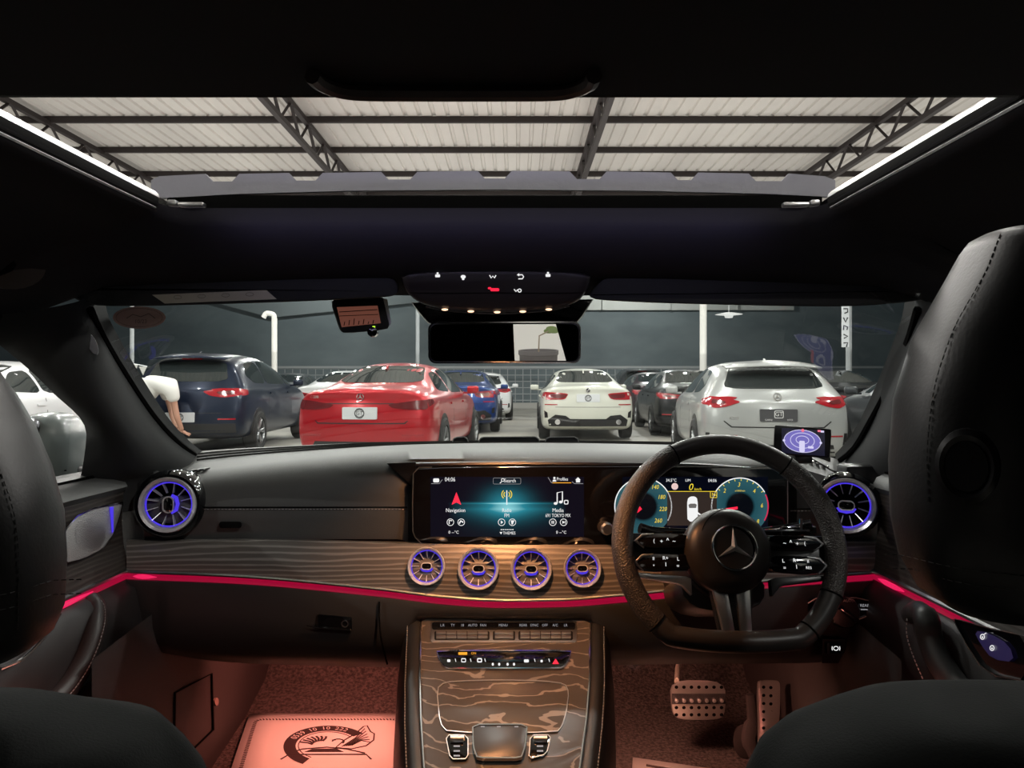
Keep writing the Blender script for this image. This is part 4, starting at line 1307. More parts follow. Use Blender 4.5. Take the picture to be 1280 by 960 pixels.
m = MB(); m.prism([(538, 596), (730, 596), (730, 671), (538, 671)], DF, .006, .0066); cs = m.build('centre_screen', screen_mat('centre screen image', 'main'), disp, smooth=False)
T = .0068
def sub(fn, name, mt, parent):
    m = MB(); fn(m); return m.build(name, mt, parent, smooth=False)
def home_icons(m):
    m.prism(rrect(541.5, 598, 549, 603, 1.5), DF, T, T + .0004)
    m.text('04:06', 7.5, DF, 562.5, 599.5, T, sx=.8); m.text('Search', 6.5, DF, 637.5, 601, T, sx=.85)
    m.stroke(circle2(628.5, 600, 1.8, n=12), .8, DF, T, T + .0004, True); m.stroke([(627, 602), (625, 604)], 1, DF, T, T + .0004)
    m.text('Profiles', 6, DF, 703, 599, T, sx=.8); m.prism(circle2(693, 597.5, 1.4), DF, T, T + .0004); m.prism([(690.5, 602), (691.5, 599.5), (694.5, 599.5), (695.5, 602)], DF, T, T + .0004)
    m.prism([(719, 600), (722.5, 596.5), (726, 600), (725, 600), (725, 603), (720, 603), (720, 600)], DF, T, T + .0004)
    m.text('Navigation', 7, DF, 569.5, 638, T, sx=.82); m.text('Radio', 6.5, DF, 633.5, 638, T, sx=.8); m.text('FM', 6.5, DF, 633.5, 644.5, T, sx=.8)
    m.text('Media', 7, DF, 697.5, 638, T, sx=.85); m.text('691 TOKYO MX', 6.2, DF, 697.5, 644.5, T, sx=.72)
    m.stroke([(633.5, 613), (633.5, 631)], 1.2, DF, T, T + .0004)
    m.stroke([(696.5, 629), (696.5, 616), (703, 614.5), (703, 627)], 1.4, DF, T, T + .0004)
    m.prism(circle2(694.5, 629.3, 2.3, 1.7), DF, T, T + .0004); m.prism(circle2(701, 627.5, 2.3, 1.7), DF, T, T + .0004); m.stroke(rrect(705.5, 625.5, 710, 630, 1), 1.1, DF, T, T + .0004, True)
    for x in (563, 576.5, 627, 640.5, 691, 704.5):
        m.stroke(circle2(x, 652.8, 4.2, n=20), .7, DF, T, T + .0004, True)
    m.stroke([(561.5, 655), (561.5, 650.5), (565, 651)], 1.2, DF, T, T + .0004); m.stroke([(574, 654.5), (576, 651), (579, 653)], 1.8, DF, T, T + .0004)
    m.prism([(626, 650.5), (629, 652.8), (626, 655)], DF, T, T + .0004); m.prism([(638.5, 650.5), (643, 650.5), (641, 655.5), (639.5, 655.5)], DF, T, T + .0004)
    for x in (690, 692): m.stroke([(x, 651), (x, 654.6)], 1, DF, T, T + .0004)
    m.prism([(703, 650.8), (706, 652.8), (703, 654.8)], DF, T, T + .0004); m.stroke([(706.5, 651), (706.5, 654.6)], .8, DF, T, T + .0004)
    m.text('0 --°C', 5.2, DF, 567, 665.5, T); m.text('0 --°C', 5.2, DF, 701.5, 665.5, T); m.text('THEMES', 5.2, DF, 636.5, 666.5, T, sx=.85)
    m.prism([(624.5, 665), (628, 665), (626.3, 668)], DF, T, T + .0004)
    for k in range(7): m.prism(rrect(626 + k * 2.4, 661.4, 627.4 + k * 2.4, 662.6, .3), DF, T, T + .0004)
sub(home_icons, 'menu_icons', G_white, cs)
sub(lambda m: m.prism([(570.5, 615), (576.5, 631), (570.5, 628), (564.5, 631)], DF, T, T + .0004), 'navigation_arrow', G_red, cs)
def waves(m):
    for r in (3.6, 6.2):
        m.stroke(circle2(633.5, 618, r, r, 10, -50, 50), 1.1, DF, T, T + .0004); m.stroke(circle2(633.5, 618, r, r, 10, 130, 230), 1.1, DF, T, T + .0004)
sub(waves, 'radio_waves', G_yellow, cs)
def bars(m):
    m.stroke([(539, 604.5), (549, 604.5), (553, 599.5)], .7, DF, T, T + .0004); m.stroke(rrect(616.5, 597.5, 651, 605, 1.5), .4, DF, T, T + .0003, True)
    m.stroke([(685, 596.5), (689, 603), (691, 603.5)], .7, DF, T, T + .0004); m.stroke([(715, 602), (718, 604.5), (729, 604.5)], .7, DF, T, T + .0004)
sub(bars, 'menu_lines', G_dim, cs)
sub(lambda m: m.stroke([(690, 603.5), (714, 603.5)], .9, DF, T, T + .0004), 'profile_underline', G_amber, cs)

m = MB(); m.prism([(778, 596), (960, 596), (960, 674), (778, 674)], DF, .006, .0066); ins = m.build('instrument_screen', mat('dark screen', (.002, .002, .003), .15, emit=(.001, .002, .006), es=1), disp, smooth=False)
M_dial = screen_mat('dial image', 'dial')
for cx in (804, 925):
    m = MB(); m.prism(circle2(cx, 633, 36, n=48), DF, .0066, .0069); m.build('dial', M_dial, ins, smooth=False)
    m = MB(); m.stroke(circle2(cx, 633, 35.5, n=48, a0=150, a1=(390 if cx < 900 else 330)), 1.3, DF, .0069, .0073); m.build('dial_rim', G_white, ins, smooth=False)
m = MB(); m.stroke(circle2(925, 633, 35.2, n=20, a0=-25, a1=30), 1.5, DF, .0069, .0074); m.build('red_zone', glow('crimson screen light', (.9, .03, .12), .7), ins, smooth=False)
def nums(m):
    for s, x, y in (('140', 819, 609), ('180', 827, 621.5), ('220', 829, 636.5), ('260', 823, 651), ('2', 906, 613.5), ('3', 924, 606), ('4', 943, 614), ('6', 952.5, 632), ('8', 947.5, 652)):
        m.text(s, 7.5, DF, x, y, .0072, shear=.2, sx=.85)
    m.text('0', 12, DF, 864, 609, .0072, shear=.2); m.text('km/h', 4.5, DF, 872.5, 611.5, .0072, shear=.2); m.text('x1000/min', 3, DF, 925, 613.5, .0072)
    m.stroke([(834, 614.3), (896, 614.3)], .7, DF, .0072, .0076); m.stroke(rrect(888, 614.5, 896, 622, .6), .7, DF, .0072, .0076, True); m.text('N', 6, DF, 892, 618.3, .0076)
    for k in range(10):
        a = math.radians(205 + k * 13.5); m.stroke([(925 + 32 * math.cos(a), 633 + 32 * math.sin(a)), (925 + 34.5 * math.cos(a), 633 + 34.5 * math.sin(a))], .8, DF, .007, .0074)
sub(nums, 'dial_numbers', G_yellow, ins)
def needle(m):
    m.prism([(922, 633.2), (922, 636.5), (897, 639), (897, 637)], DF, .0074, .0078); m.prism([(800, 633), (802.5, 636.5), (786, 650), (784, 646)], DF, .0074, .0078)
sub(needle, 'needles', G_red, ins)
m = MB(); m.prism([(834, 615), (896, 615), (896, 657), (834, 657)], DF, .0069, .0073); m.build('camera_view', mat('camera picture', (.01, .01, .01), .3, emit=(.03, .021, .018), es=1), ins, smooth=False)
def carview(m):
    m.prism(chaikin([(859, 624), (863, 620.5), (869, 620.5), (872, 624), (872.5, 640), (872, 652), (859.5, 652), (859, 640)], 1), DF, .0073, .0077)
    m.prism([(872, 640), (878, 644), (877.5, 645.5), (872, 642.5)], DF, .0073, .0077)
sub(carview, 'car_picture', G_white, ins)
sub(lambda m: m.prism([(860.5, 631), (863, 629.5), (869, 629.5), (871, 631), (870, 635), (861.5, 635)], DF, .0077, .0079), 'car_picture_glass', mat('screen grey', (.1, .1, .1), .4, emit=(.12, .12, .12), es=1), ins)
def instr(m):
    m.text('34.5°C', 5.6, DF, 839, 600.5, .0072, sx=.85); m.text('LIM', 4.5, DF, 860, 600.5, .0072); m.text('04:06', 5.8, DF, 890.5, 600.8, .0072, sx=.85)
    m.text('/AA\\', 6, DF, 828, 668, .0074, sx=.8); m.text('169 km', 4.4, DF, 814, 659, .0074)
sub(instr, 'instrument_texts', G_white, ins)
sub(lambda m: m.prism(circle2(843.5, 608, 4.2), DF, .0072, .0076), 'speed_limit_disc', glow('pink screen light', (.9, .65, .62), .9), ins)
sub(lambda m: m.prism(rrect(837, 665.5, 841, 669.5, .8), DF, .0074, .0078), 'assist_square', glow('cyan screen light', (.05, .6, .75), .9), ins)

# start button left of the wheel
m = MB(); m.lathe([(.011, -.02), (.012, .008), (.009, .012), (.001, .012)], frame(P(757, 660, 1.39), (.2, -1, 0)), 20)
m.build('start_button', M_alu, dash)
# ------------------------------------------------------------------ centre console
def CP(u, v, o=0.0):
    k = (v - VY) / F
    Y = .918 / (k + .347)
    return P(u, v, Y) + Vector((0, -.328, .945)) * o

con = thing('centre_console', 'veneered centre console sloping down between the front seats', 'console', (0, 1.1, .3))
Mc = wood('grey veined veneer', (0.070, 0.061, 0.055), (0.26, 0.235, 0.22), 11.0, (1.0, 1.6, 3.0), .28, dist=7.0, bandw=.12, p0=.94)
outl = [(527, 776), (534, 772), (580, 770.5), (632, 770), (690, 771), (730, 774), (737, 778), (736, 850), (732, 900), (724, 960), (716, 1000), (700, 1120), (560, 1120), (540, 1000), (531, 960), (527, 900), (526, 850)]
m = MB(); m.prism(outl, CP, -.03, 0, bev=.002); m.build('veneer_panel', Mc, con)
# side walls down to the floor
for sg in (-1, 1):
    edge = [(527, 776), (526, 850), (527, 900), (531, 960), (540, 1000), (560, 1120)] if sg < 0 else [(737, 778), (736, 850), (732, 900), (724, 960), (716, 1000), (700, 1120)]
    rows = []
    for dx, dz in ((0, -.004), (.010, .002), (.022, -.002), (.034, -.03), (.045, -.12), (.05, -.4)):
        rows.append([CP(u, v, 0) + Vector((sg * dx, 0, dz)) for u, v in edge])
    m = MB(); m.grid(rows); m.build('side_wall', M_leather, con, ang=60)
    m = MB(); m.tube([CP(u, v, .002) + Vector((sg * .001, 0, 0)) for u, v in edge], .0018, 6); m.build('edge_trim', M_chrome, con)
    stitch([CP(u, v, 0) + Vector((sg * .026, 0, -.004)) for u, v in edge], 'stitching', con)
# climate panel
m = MB(); m.prism(rrect(538, 778, 721, 804, 4), CP, -.005, .0022, bev=.001); cl = m.build('climate_panel', M_alu, con)
m = MB(); m.prism(rrect(540, 779.5, 719, 788.5, 2.5), CP, .002, .003); m.build('display_strip', M_gloss, cl)
m = MB(); m.prism(rrect(543, 790.5, 612, 801.5, 2), CP, .002, .0027); m.prism(rrect(616, 790.5, 644, 801.5, 1.5), CP, .002, .0027); m.prism(rrect(648, 790.5, 716, 801.5, 2), CP, .002, .0027); m.build('button_wells', M_satin, cl)
k = 0
for x0, x1, n in ((545, 610, 5), (618, 642, 1), (650, 714, 5)):
    wb = (x1 - x0) / n
    for i in range(n):
        m = MB(); m.prism(rrect(x0 + i * wb + .4, 791.8, x0 + (i + 1) * wb - .4, 795.6, .8), CP, .002, .006, bev=.0008); m.prism(rrect(x0 + i * wb + .4, 796.4, x0 + (i + 1) * wb - .4, 800.2, .8), CP, .002, .005, bev=.0008)
        m.build('toggle_button', M_alu, cl)
def climtext(m):
    for s, x in (('L.R', 553), ('TY', 566), ('18', 578), ('AUTO', 591), ('FAN', 604), ('MENU', 629), ('REAR', 654), ('SYNC', 668), ('OFF', 681), ('A/C', 694), ('LR', 707)):
        m.text(s, 4.6, CP, x, 783.5, .0033, sx=.9)
sub(climtext, 'climate_labels', G_dim, cl)
# switch bar
poly = [(546, 815), (714, 815), (711, 826), (706, 834), (700, 837), (562, 837), (555, 834), (549, 826)]
m = MB(); m.prism(chaikin(poly, 1, .12), CP, -.004, .0022, bev=.001); sb = m.build('switch_bar', M_gloss, con)
m = MB(); m.stroke(chaikin(poly, 1, .12), 1.4, CP, .0015, .0035, True); m.build('bar_trim', M_chrome, sb)
def swsym(m):
    m.prism(rrect(559, 826, 563, 829, .8), CP, .0025, .003); m.stroke(rrect(577, 825, 582, 829, .8), .9, CP, .0025, .003, True); m.stroke(rrect(597, 825, 602, 829, .8), 1.2, CP, .0025, .003, True)
    for x in (616, 624, 634.5, 642.5): m.prism(circle2(x, 832, 1.4, 1.8, 8), CP, .0025, .003)
    m.prism(rrect(655, 826, 661, 829.5, 1), CP, .0025, .003); m.prism(circle2(677, 828, 1.7, 1.7, 5), CP, .0025, .003)
    for x in (569, 588, 606, 668, 686): m.stroke([(x, 825), (x + 1, 829)], .7, CP, .0025, .003)
sub(swsym, 'switch_symbols', G_white, sb)
sub(lambda m: (m.prism(rrect(573, 817, 584, 820, .6), CP, .0025, .003), m.text('ON', 4, CP, 592, 818.4, .003)), 'airbag_lamp', G_amber, sb)
sub(lambda m: m.prism([(694.5, 825), (698.5, 831.5), (690.5, 831.5)], CP, .0025, .003), 'hazard_triangle', G_red, sb)
# storage lid
lidp = chaikin([(546, 862), (556, 854), (590, 852), (632, 851.5), (680, 852.5), (706, 856), (711, 866), (708, 890), (703, 908), (696, 917), (560, 917), (550, 905)], 1, .2)
m = MB(); m.prism(lidp, CP, -.002, .0016, bev=.0008); ld = m.build('storage_lid', Mc, con)
m = MB(); m.stroke(lidp, 1.1, CP, .0, .0026, True); m.build('lid_trim', M_alu, ld)
# touchpad
tp = chaikin([(591, 911), (659, 911), (656, 940), (651, 953), (597, 953), (592, 940)], 1, .12)
m = MB(); m.prism(tp, CP, -.002, .008, bev=.002); tpo = m.build('touchpad', mat('touchpad black', (.03, .028, .028), .35), con)
m = MB(); m.stroke(tp, 1.6, CP, .003, .009, True); m.build('touchpad_trim', M_chrome, tpo)
sub(lambda m: [m.prism(rrect(x, 913, x + 5, 914.5, .5), CP, .0082, .0085) for x in (601, 621, 643)], 'touchpad_marks', G_dim, tpo)
for sg, x0, x1 in ((-1, 557, 585), (1, 661, 689)):
    pp = chaikin([(x0, 921), (x1, 921), (x1, 951), (x0 + (6 if sg < 0 else 0), 951)] if sg < 0 else [(x0 + 2, 921), (x1, 921), (x1 - 6, 945), (x0, 951)], 1, .15)
    m = MB(); m.prism(pp, CP, -.002, .003, bev=.001); b = m.build('button_pod', M_gloss, con)
    m = MB(); m.tube([CP(x0 + 6, 927, .004), CP(x1 - 5, 927, .004)], .006, 12); m.build('thumb_roller', M_alu, b)
    m = MB(); m.stroke(pp, 1.0, CP, .002, .004, True); m.build('pod_trim', M_alu, b)
    def sy(m):
        for v in (935, 941, 947):
            m.prism(rrect((x0 + x1) / 2 - 4, v - 1, (x0 + x1) / 2 + 4, v + .8, .5), CP, .0032, .0036)
    sub(sy, 'pod_marks', G_dim, b)

# ------------------------------------------------------------------ pedals
M_ped = mat('steel pedal', (.62, .6, .58), .28, metal=.9)
def pedal(polypx, holes, Yc, name, label, rib=None, k=0.0):
    f = lambda u, v, o: P(u, v, Yc - (v - 875) * k) + Vector((0, -.9, .35)) * o
    t = thing(name, label, 'pedal', tuple(f(sum(p[0] for p in polypx) / len(polypx), 875, 0)))
    m = MB(); m.prism(chaikin(polypx, 2, .2), f, -.01, 0, bev=.002); m.build('plate', M_ped, t)
    m = MB()
    for u, v, r in holes:
        m.prism(circle2(u, v, r, r * .95, 12), f, -.001, .0005)
    m.build('grip_holes', M_dark, t, smooth=False)
    return t, f
holes = [(845.5 + i * 9.4, y, 2.3) for y in (859, 884.5, 893.5) for i in range(7)]
t, f = pedal([(838, 850), (907, 851), (907, 890), (900, 900), (848, 900), (840, 890)], holes, 1.74, 'brake_pedal', 'wide perforated steel brake pedal in the right footwell')
m = MB()
for i in range(7):
    c = f(845.5 + i * 9.4, 876, .002); m.lathe([(.0045, 0), (.004, .004), (.001, .005)], frame(c, (0, -1, .35)), 10)
m.build('studs', M_ped, t)
m = MB(); m.prism([(840, 867), (907, 867), (907, 880), (840, 880)], f, 0, .0008); m.build('rubber_band', mat('smoked steel', (.2, .19, .2), .25, metal=.9), t, smooth=False)
m = MB(); m.tube([P(846, 852, 1.75), P(847, 835, 1.80), P(853, 815, 1.90)], .010, 8, flat=.6); m.build('pedal_arm', mat('steel arm', (.45, .4, .36), .4, metal=.6), t)
holes = [(954.5 + j * 9, 859 + i * 10.2 + j * .5, 2.2) for i in range(11) for j in range(2)]
t, f = pedal([(947, 853), (952, 850), (972, 850), (976, 855), (975, 900), (966, 958), (960, 975), (946, 975), (949, 920)], holes, 1.74, 'accelerator_pedal', 'tall narrow perforated steel accelerator pedal on the right', k=.0006)
m = MB(); m.tube(catmull([P(938, 868, 1.79), P(940, 900, 1.78), P(936, 925, 1.76), P(944, 948, 1.74)], 4), [.012] * 5 + [.018] * 5 + [.014] * 3, 8, flat=.7); m.build('pedal_lever', M_kick, t)
m = MB(); m.prism(chaikin([(917, 912), (925, 905), (940, 904), (940, 950), (925, 948), (916, 935)], 2), lambda u, v, o: P(u, v, 1.775 - o), -.02, .0, bev=.003); m.build('pedal_bracket', M_kick, t)

# ------------------------------------------------------------------ paper floor mat with the printed dealer emblem
fz = .262
def FP(u, v, o=0.0):
    """u along the sheet's width, v along its length, in metres; laid on the carpet, turned a little"""
    a = Vector((-.682, 1.992, fz)); ex = Vector((1, 0.0, 0)); ey = Vector((.21, -1, 0)).normalized()
    ez = Vector((0, 0, 1))
    return a + ex * u + ey * v + ez * (o + .004 * math.sin(v * 8))
pm = thing('paper_floor_mat', 'white paper floor mat with printed eagle emblem in the left footwell', 'paper mat', (-.47, 1.8, fz))
m = MB(); m.grid([[FP(.417 * i / 6, .52 * j / 10) for i in range(7)] for j in range(11)])
m.build('paper_sheet', mat('white paper', (.78, .76, .74), .7), pm, solid=.0008)
M_print = mat('brown black print', (.035, .02, .02), .8)
FM = lambda u, v, o: FP(u, v, o + .0008)
m = MB()
path = rrect(.022, .04, .395, .50, .02, 4)
# hatched border
tot = []
for i in range(len(path)):
    a = Vector(path[i]); b = Vector(path[(i+1) % len(path)]); n = max(1, int((b - a).length / .0085))
    for kk in range(n):
        tot.append((a.lerp(b, kk / n), (b - a).normalized()))
for p, d in tot:
    nn = Vector((-d.y, d.x))
    a = p - nn * .0045 - d * .002; b = p + nn * .0045 + d * .002
    m.stroke([a, b], .0035, FM, 0, .0004)
m.build('rope_border', M_print, pm, smooth=False)
m = MB()
cx, cy, R = .215, .185, .090
FM0 = FM
FM = lambda u, v, o: FM0(cx + (u - cx) * 1.18, cy + (v - cy) * 1.18, o)
arc = circle2(cx, cy, R, R, 40, 150, 332); inn = circle2(cx, cy, R * .70, R * .70, 40, 332, 150)
band = circle2(cx, cy, R, R, 44, 120, 325); band2 = circle2(cx, cy, R * .72, R * .72, 44, 120, 325)
m.grid([[FM(p[0], p[1], .0003) for p in band], [FM(p[0], p[1], .0003) for p in band2]])
m.stroke(circle2(cx, cy, R * .66, n=40, a0=120, a1=325), .002, FM, 0, .0004)
# eagle head feathers
for kk in range(7):
    a = 190 + kk * 14
    p0 = (cx - .012 + .018 * math.cos(math.radians(a)), cy + .002 + .018 * math.sin(math.radians(a))); p1 = (cx - .016 + .044 * math.cos(math.radians(a + 12)), cy + .004 + .044 * math.sin(math.radians(a + 12)))
    m.stroke([p0, ((p0[0] + p1[0]) / 2 + .003, (p0[1] + p1[1]) / 2 - .002), p1], .005, FM, 0, .0004)
m.stroke(circle2(cx + .022, cy - .014, .012, .012, 14, 180, 400), .0035, FM, 0, .0004)
m.prism([(cx + .008, cy - .022), (cx + .018, cy - .026), (cx + .016, cy - .019)], FM, 0, .0004)
# car roofline under the eagle
m.stroke([(cx - .075, cy + .035), (cx - .05, cy + .018), (cx, cy + .010), (cx + .04, cy + .018), (cx + .078, cy + .035)], .004, FM, 0, .0004)
m.prism([(cx - .045, cy + .03), (cx - .03, cy + .018), (cx + .02, cy + .016), (cx + .035, cy + .03)], FM, 0, .0004)
m.stroke([(cx - .09, cy + .06), (cx - .075, cy + .04), (cx + .08, cy + .04), (cx + .09, cy + .06)], .004, FM, 0, .0004)
m.build('emblem_print', M_print, pm, smooth=False)
m = MB()   # wing
wing = [(cx + .018, cy + .012), (cx + .035, cy - .02), (cx + .058, cy - .05), (cx + .075, cy - .085), (cx + .083, cy - .09), (cx + .09, cy - .06), (cx + .098, cy - .05), (cx + .096, cy - .02), (cx + .08, cy + .005), (cx + .05, cy + .018)]
m.stroke(wing, .003, FM, .0004, .0009, True)
for kk in range(6):
    tt = kk / 5
    m.stroke([(cx + .03 + .02 * tt, cy + .008 - .004 * tt), (cx + .058 + .012 * tt, cy - .03 + .012 * tt), (cx + .078 + .012 * tt, cy - .075 + .065 * tt)], .002, FM, .0004, .0009)
m.build('wing_print', M_print, pm, smooth=False)
m = MB()
s = '0539 10 10 222'
for i, ch in enumerate(s):
    if ch == ' ':
        continue
    a = math.radians(200 + (i + .5) * 102 / len(s)); rr = R * .855
    m.text(ch, .021, FM, cx + rr * math.cos(a), cy + rr * math.sin(a), .0006, ang=-(a + PI / 2), sx=.9)
m.build('phone_number', mat('paper knockout', (.78, .76, .74), .7), pm, smooth=False)
t = thing('paper_floor_mat', 'corner of a white paper mat on the floor below the brake pedal', 'paper mat', (.25, 1.75, fz))
m = MB(); a = P(791, 949, 0); 
q = [Vector((CX + (u - VX) / F * Y, Y, fz)) for u, Y in ((791, 1.76), (905, 1.70), (905, 1.3), (780, 1.3))]
m.face(m.vs_(q)); m.build('paper_sheet', mat('white paper', (.8, .8, .8)), t, solid=.001)
m = MB(); m.tube([q[0] + Vector((.025, -.04, .002)), q[1] + Vector((0, -.04, .002))], .003, 4); m.build('border_print', M_print, t)

# ------------------------------------------------------------------ steering column and wheel
WC = P(911, 682, 1.19)
wt_ = math.radians(20)
WM = Matrix.Identity(4)
ax = Vector((1, 0, 0)); ay = Vector((0, math.sin(wt_), math.cos(wt_))); az = Vector((0, -math.cos(wt_), math.sin(wt_)))
for i in range(3):
    WM[i][0] = ax[i]; WM[i][1] = ay[i]; WM[i][2] = az[i]; WM[i][3] = WC[i]
WMr = WM @ Matrix.Rotation(math.radians(-1.0), 4, 'Z')
wf = lambda u, v, o=0: WMr @ Vector((u, v, o))
col_ = thing('steering_column', 'dark shroud and stalks behind the steering wheel', 'steering column', (WC.x, 1.3, WC.z))
m = MB(); M2 = WM
m.lathe([(.062, .02 - .06), (.066, -.09), (.070, -.16), (.074, -.24)], M2 @ Matrix.Translation((0, -.02, 0)), 32, sx=1.0, sy=.95); m.build('column_shroud', mat('warm black plastic', (.03, .025, .025), .45), col_)
m = MB(); m.prism(chaikin([(-.065, -.10), (.065, -.10), (.075, -.03), (-.075, -.03)], 2), lambda u, v, o: WM @ Vector((u, v, o)), -.2, -.055, bev=.01); m.build('lower_shroud', mat('warm black plastic', (.03, .025, .025), .45), col_)
m = MB(); m.tube(catmull([P(945, 668, 1.30), P(985, 662, 1.27), P(1015, 656, 1.255)], 4), .010, 10, flat=.6); m.box(P(998, 664, 1.26), (.06, .012, .018), bev=.004); m.build('right_stalk', M_gloss, col_)
m = MB(); m.box(P(980, 663, 1.245), (.085, .003, .003)); m.box(P(1001, 655, 1.245), (.004, .004, .018)); m.build('stalk_trim', M_chrome, col_)
m = MB(); m.tube(catmull([P(880, 668, 1.30), P(820, 665, 1.27), P(800, 660, 1.255)], 4), .009, 10, flat=.6); m.build('left_stalk', M_gloss, col_)

sw_ = thing('steering_wheel', 'flat bottomed black leather steering wheel with star emblem', 'steering wheel', tuple(WC))
RX = .170
def rimpt(a):
    x = RX * math.cos(a); y = RX * math.sin(a)
    # flattened foot
    lim = -.1385
    if y < lim:
        y = lim - (lim - y) * .22
    if y > 0:
        y *= .985
    return Vector((x, y, 0))
def rim_seg(a0, a1, r, n, name, mt, closed=False):
    pts = [wf(*rimpt(math.radians(a0 + (a1 - a0) * k / n))) for k in range(n if closed else n + 1)]
    m = MB(); m.tube(pts, r, 20, closed=closed); return m.build(name, mt, sw_)
M_rim = mat('wheel leather', (.022, .019, .018), .36, bump=('noise', 300, .15, .0005))
M_perf = mat('perforated leather', (.026, .021, .019), .42, bump=('voronoi', 420, 1.0, .0012))
rim_seg(0, 360, .0165, 120, 'rim', M_rim, True)
rim_seg(118, 205, .0172, 40, 'grip', M_perf); rim_seg(-25, 52, .0172, 40, 'grip', M_perf)
rim_seg(205, 225, .0172, 10, 'grip', M_perf)
for a in (118, 225, -25, 52, -48):
    m = MB(); p = rimpt(math.radians(a)); q = rimpt(math.radians(a + 1.0)); d = (q - p).normalized()
    m.lathe([(.0176, -.0012), (.0180, 0), (.0176, .0012)], frame(wf(*p), (WMr.to_3x3() @ d), az), 20); m.build('rim_seam', M_dark, sw_)
# airbag boss
m = MB(); m.lathe([(.058, -.045), (.067, -.03), (.0685, -.012), (.066, .003), (.058, .012), (.045, .017), (.030, .019), (.001, .0195)], WMr @ Matrix.Translation((-.003, -.008, .004)), 56, sx=1.02, sy=1.0); hub = m.build('airbag_cover', M_rim, sw_)
hf = lambda u, v, o=0: WMr @ Vector((u + .002, v - .006, o + .0235))
m = MB(); m.prism(circle2(0, 0, .0345, n=40), hf, -.008, -.001); em = m.build('emblem_disc', M_gloss, hub)
m = MB(); m.tube([hf(p[0], p[1], .0005) for p in circle2(0, 0, .0345, n=48)], .0021, 8, closed=True); m.build('emblem_ring', M_chrome, hub)
m = MB()
for k in range(3):
    a = PI / 2 + k * 2 * PI / 3
    tip = hf(.0325 * math.cos(a), .0325 * math.sin(a), .0005); c0 = hf(0, 0, .0045)
    b1 = hf(.0055 * math.cos(a + PI/3), .0055 * math.sin(a + PI/3), 0); b2 = hf(.0055 * math.cos(a - PI/3), .0055 * math.sin(a - PI/3), 0)
    V = m.vs_([tip, c0, b1, b2]); m.face([V[0], V[1], V[2]]); m.face([V[0], V[3], V[1]])
m.build('emblem_star', M_alu, hub, smooth=False)
m = MB(); m.tube([wf(.004 + .052 * math.cos(math.radians(a)), .004 + .052 * math.sin(math.radians(a)), .0185) for a in range(100, 262, 6)], .0007, 5); m.build('cover_seam', M_dark, hub)
# spokes with button pods
wf = lambda u, v, o=0: WMr @ Vector((u, v - .009, o))
for sg in (-1, 1):
    for up, (x0, x1, y0, y1) in (('u', (.060, .150, .002, .026)), ('l', (.058, .152, -.034, -.006))):
        poly = [(sg * x0, y0 + (.002 if up == 'u' else .004)), (sg * (x1 - .02), y0), (sg * x1, (y0 + y1) / 2 - .002), (sg * (x1 - .012), y1), (sg * x0, y1)]
        m = MB(); m.prism(chaikin(poly, 1, .18), wf, -.012, .004, bev=.002); pod = m.build('button_pod', M_gloss, sw_)
        m = MB()
        m.tube([wf(sg * (x1 - .03), y1 - .001, .004), wf(sg * (x1 - .012), y1 - .004, .004), wf(sg * (x1 - .001), (y0 + y1) / 2, .002), wf(sg * (x1 - .014), y0 + .001, .001)], [.001, .0028, .0032, .0012], 8)
        m.build('pod_chrome', M_alu, pod)
        def marks(m):
            if up == 'u':
                m.text('^', .010, wf, sg * .098, .015, .0046, flip=1); m.text('+', .009, wf, sg * .108, .013, .0046, flip=1); m.text('(', .008, wf, sg * .120, .014, .0046, flip=1); m.text('~', .009, wf, sg * .088, .014, .0046, flip=1)
            else:
                m.text('L', .008, wf, sg * .083, -.014, .0046, flip=1); m.text('R+', .008, wf, sg * .103, -.013, .0046, flip=1); m.text('II', .007, wf, sg * .122, -.014, .0046, flip=1)
                m.text('=', .008, wf, sg * .084, -.025, .0046, flip=1); m.text('I', .009, wf, sg * .103, -.023, .0046, flip=1); m.text('RES' if sg > 0 else 'v', .006, wf, sg * .122, -.024, .0046, flip=1)
        sub(marks, 'button_marks', G_white, pod)
    m = MB(); m.prism([(sg * .05, -.030), (sg * .155, -.030), (sg * .165, .02), (sg * .155, .028), (sg * .05, .028)], wf, -.022, -.008, bev=.003); m.build('spoke', M_satin, sw_)
    m = MB(); m.prism(chaikin([(sg * .062, -.040), (sg * .150, -.034), (sg * .152, -.042), (sg * .078, -.052), (sg * .062, -.07)], 1, .1), wf, -.016, -.004, bev=.002); m.build('spoke_underlay', M_alu if sg < 0 else M_satin, sw_)
    m = MB(); x0 = .006
    m.prism([(sg * .006 - .002, -.055), (sg * .030 - .002, -.055), (sg * (.021) + .004, -.134), (sg * .004 + .004, -.130)], wf, -.016, .002, bev=.003); m.build('lower_spoke', M_alu, sw_)
m = MB(); m.prism([(-.034, -.05), (.034, -.05), (.026, -.140), (-.020, -.140)], wf, -.02, -.006, bev=.003); m.build('lower_spoke_base', M_satin, sw_)
m = MB(); m.box((0, 0, -.05), (.09, .09, .07), M=WMr, bev=.02); m.build('wheel_boss', M_satin, sw_)
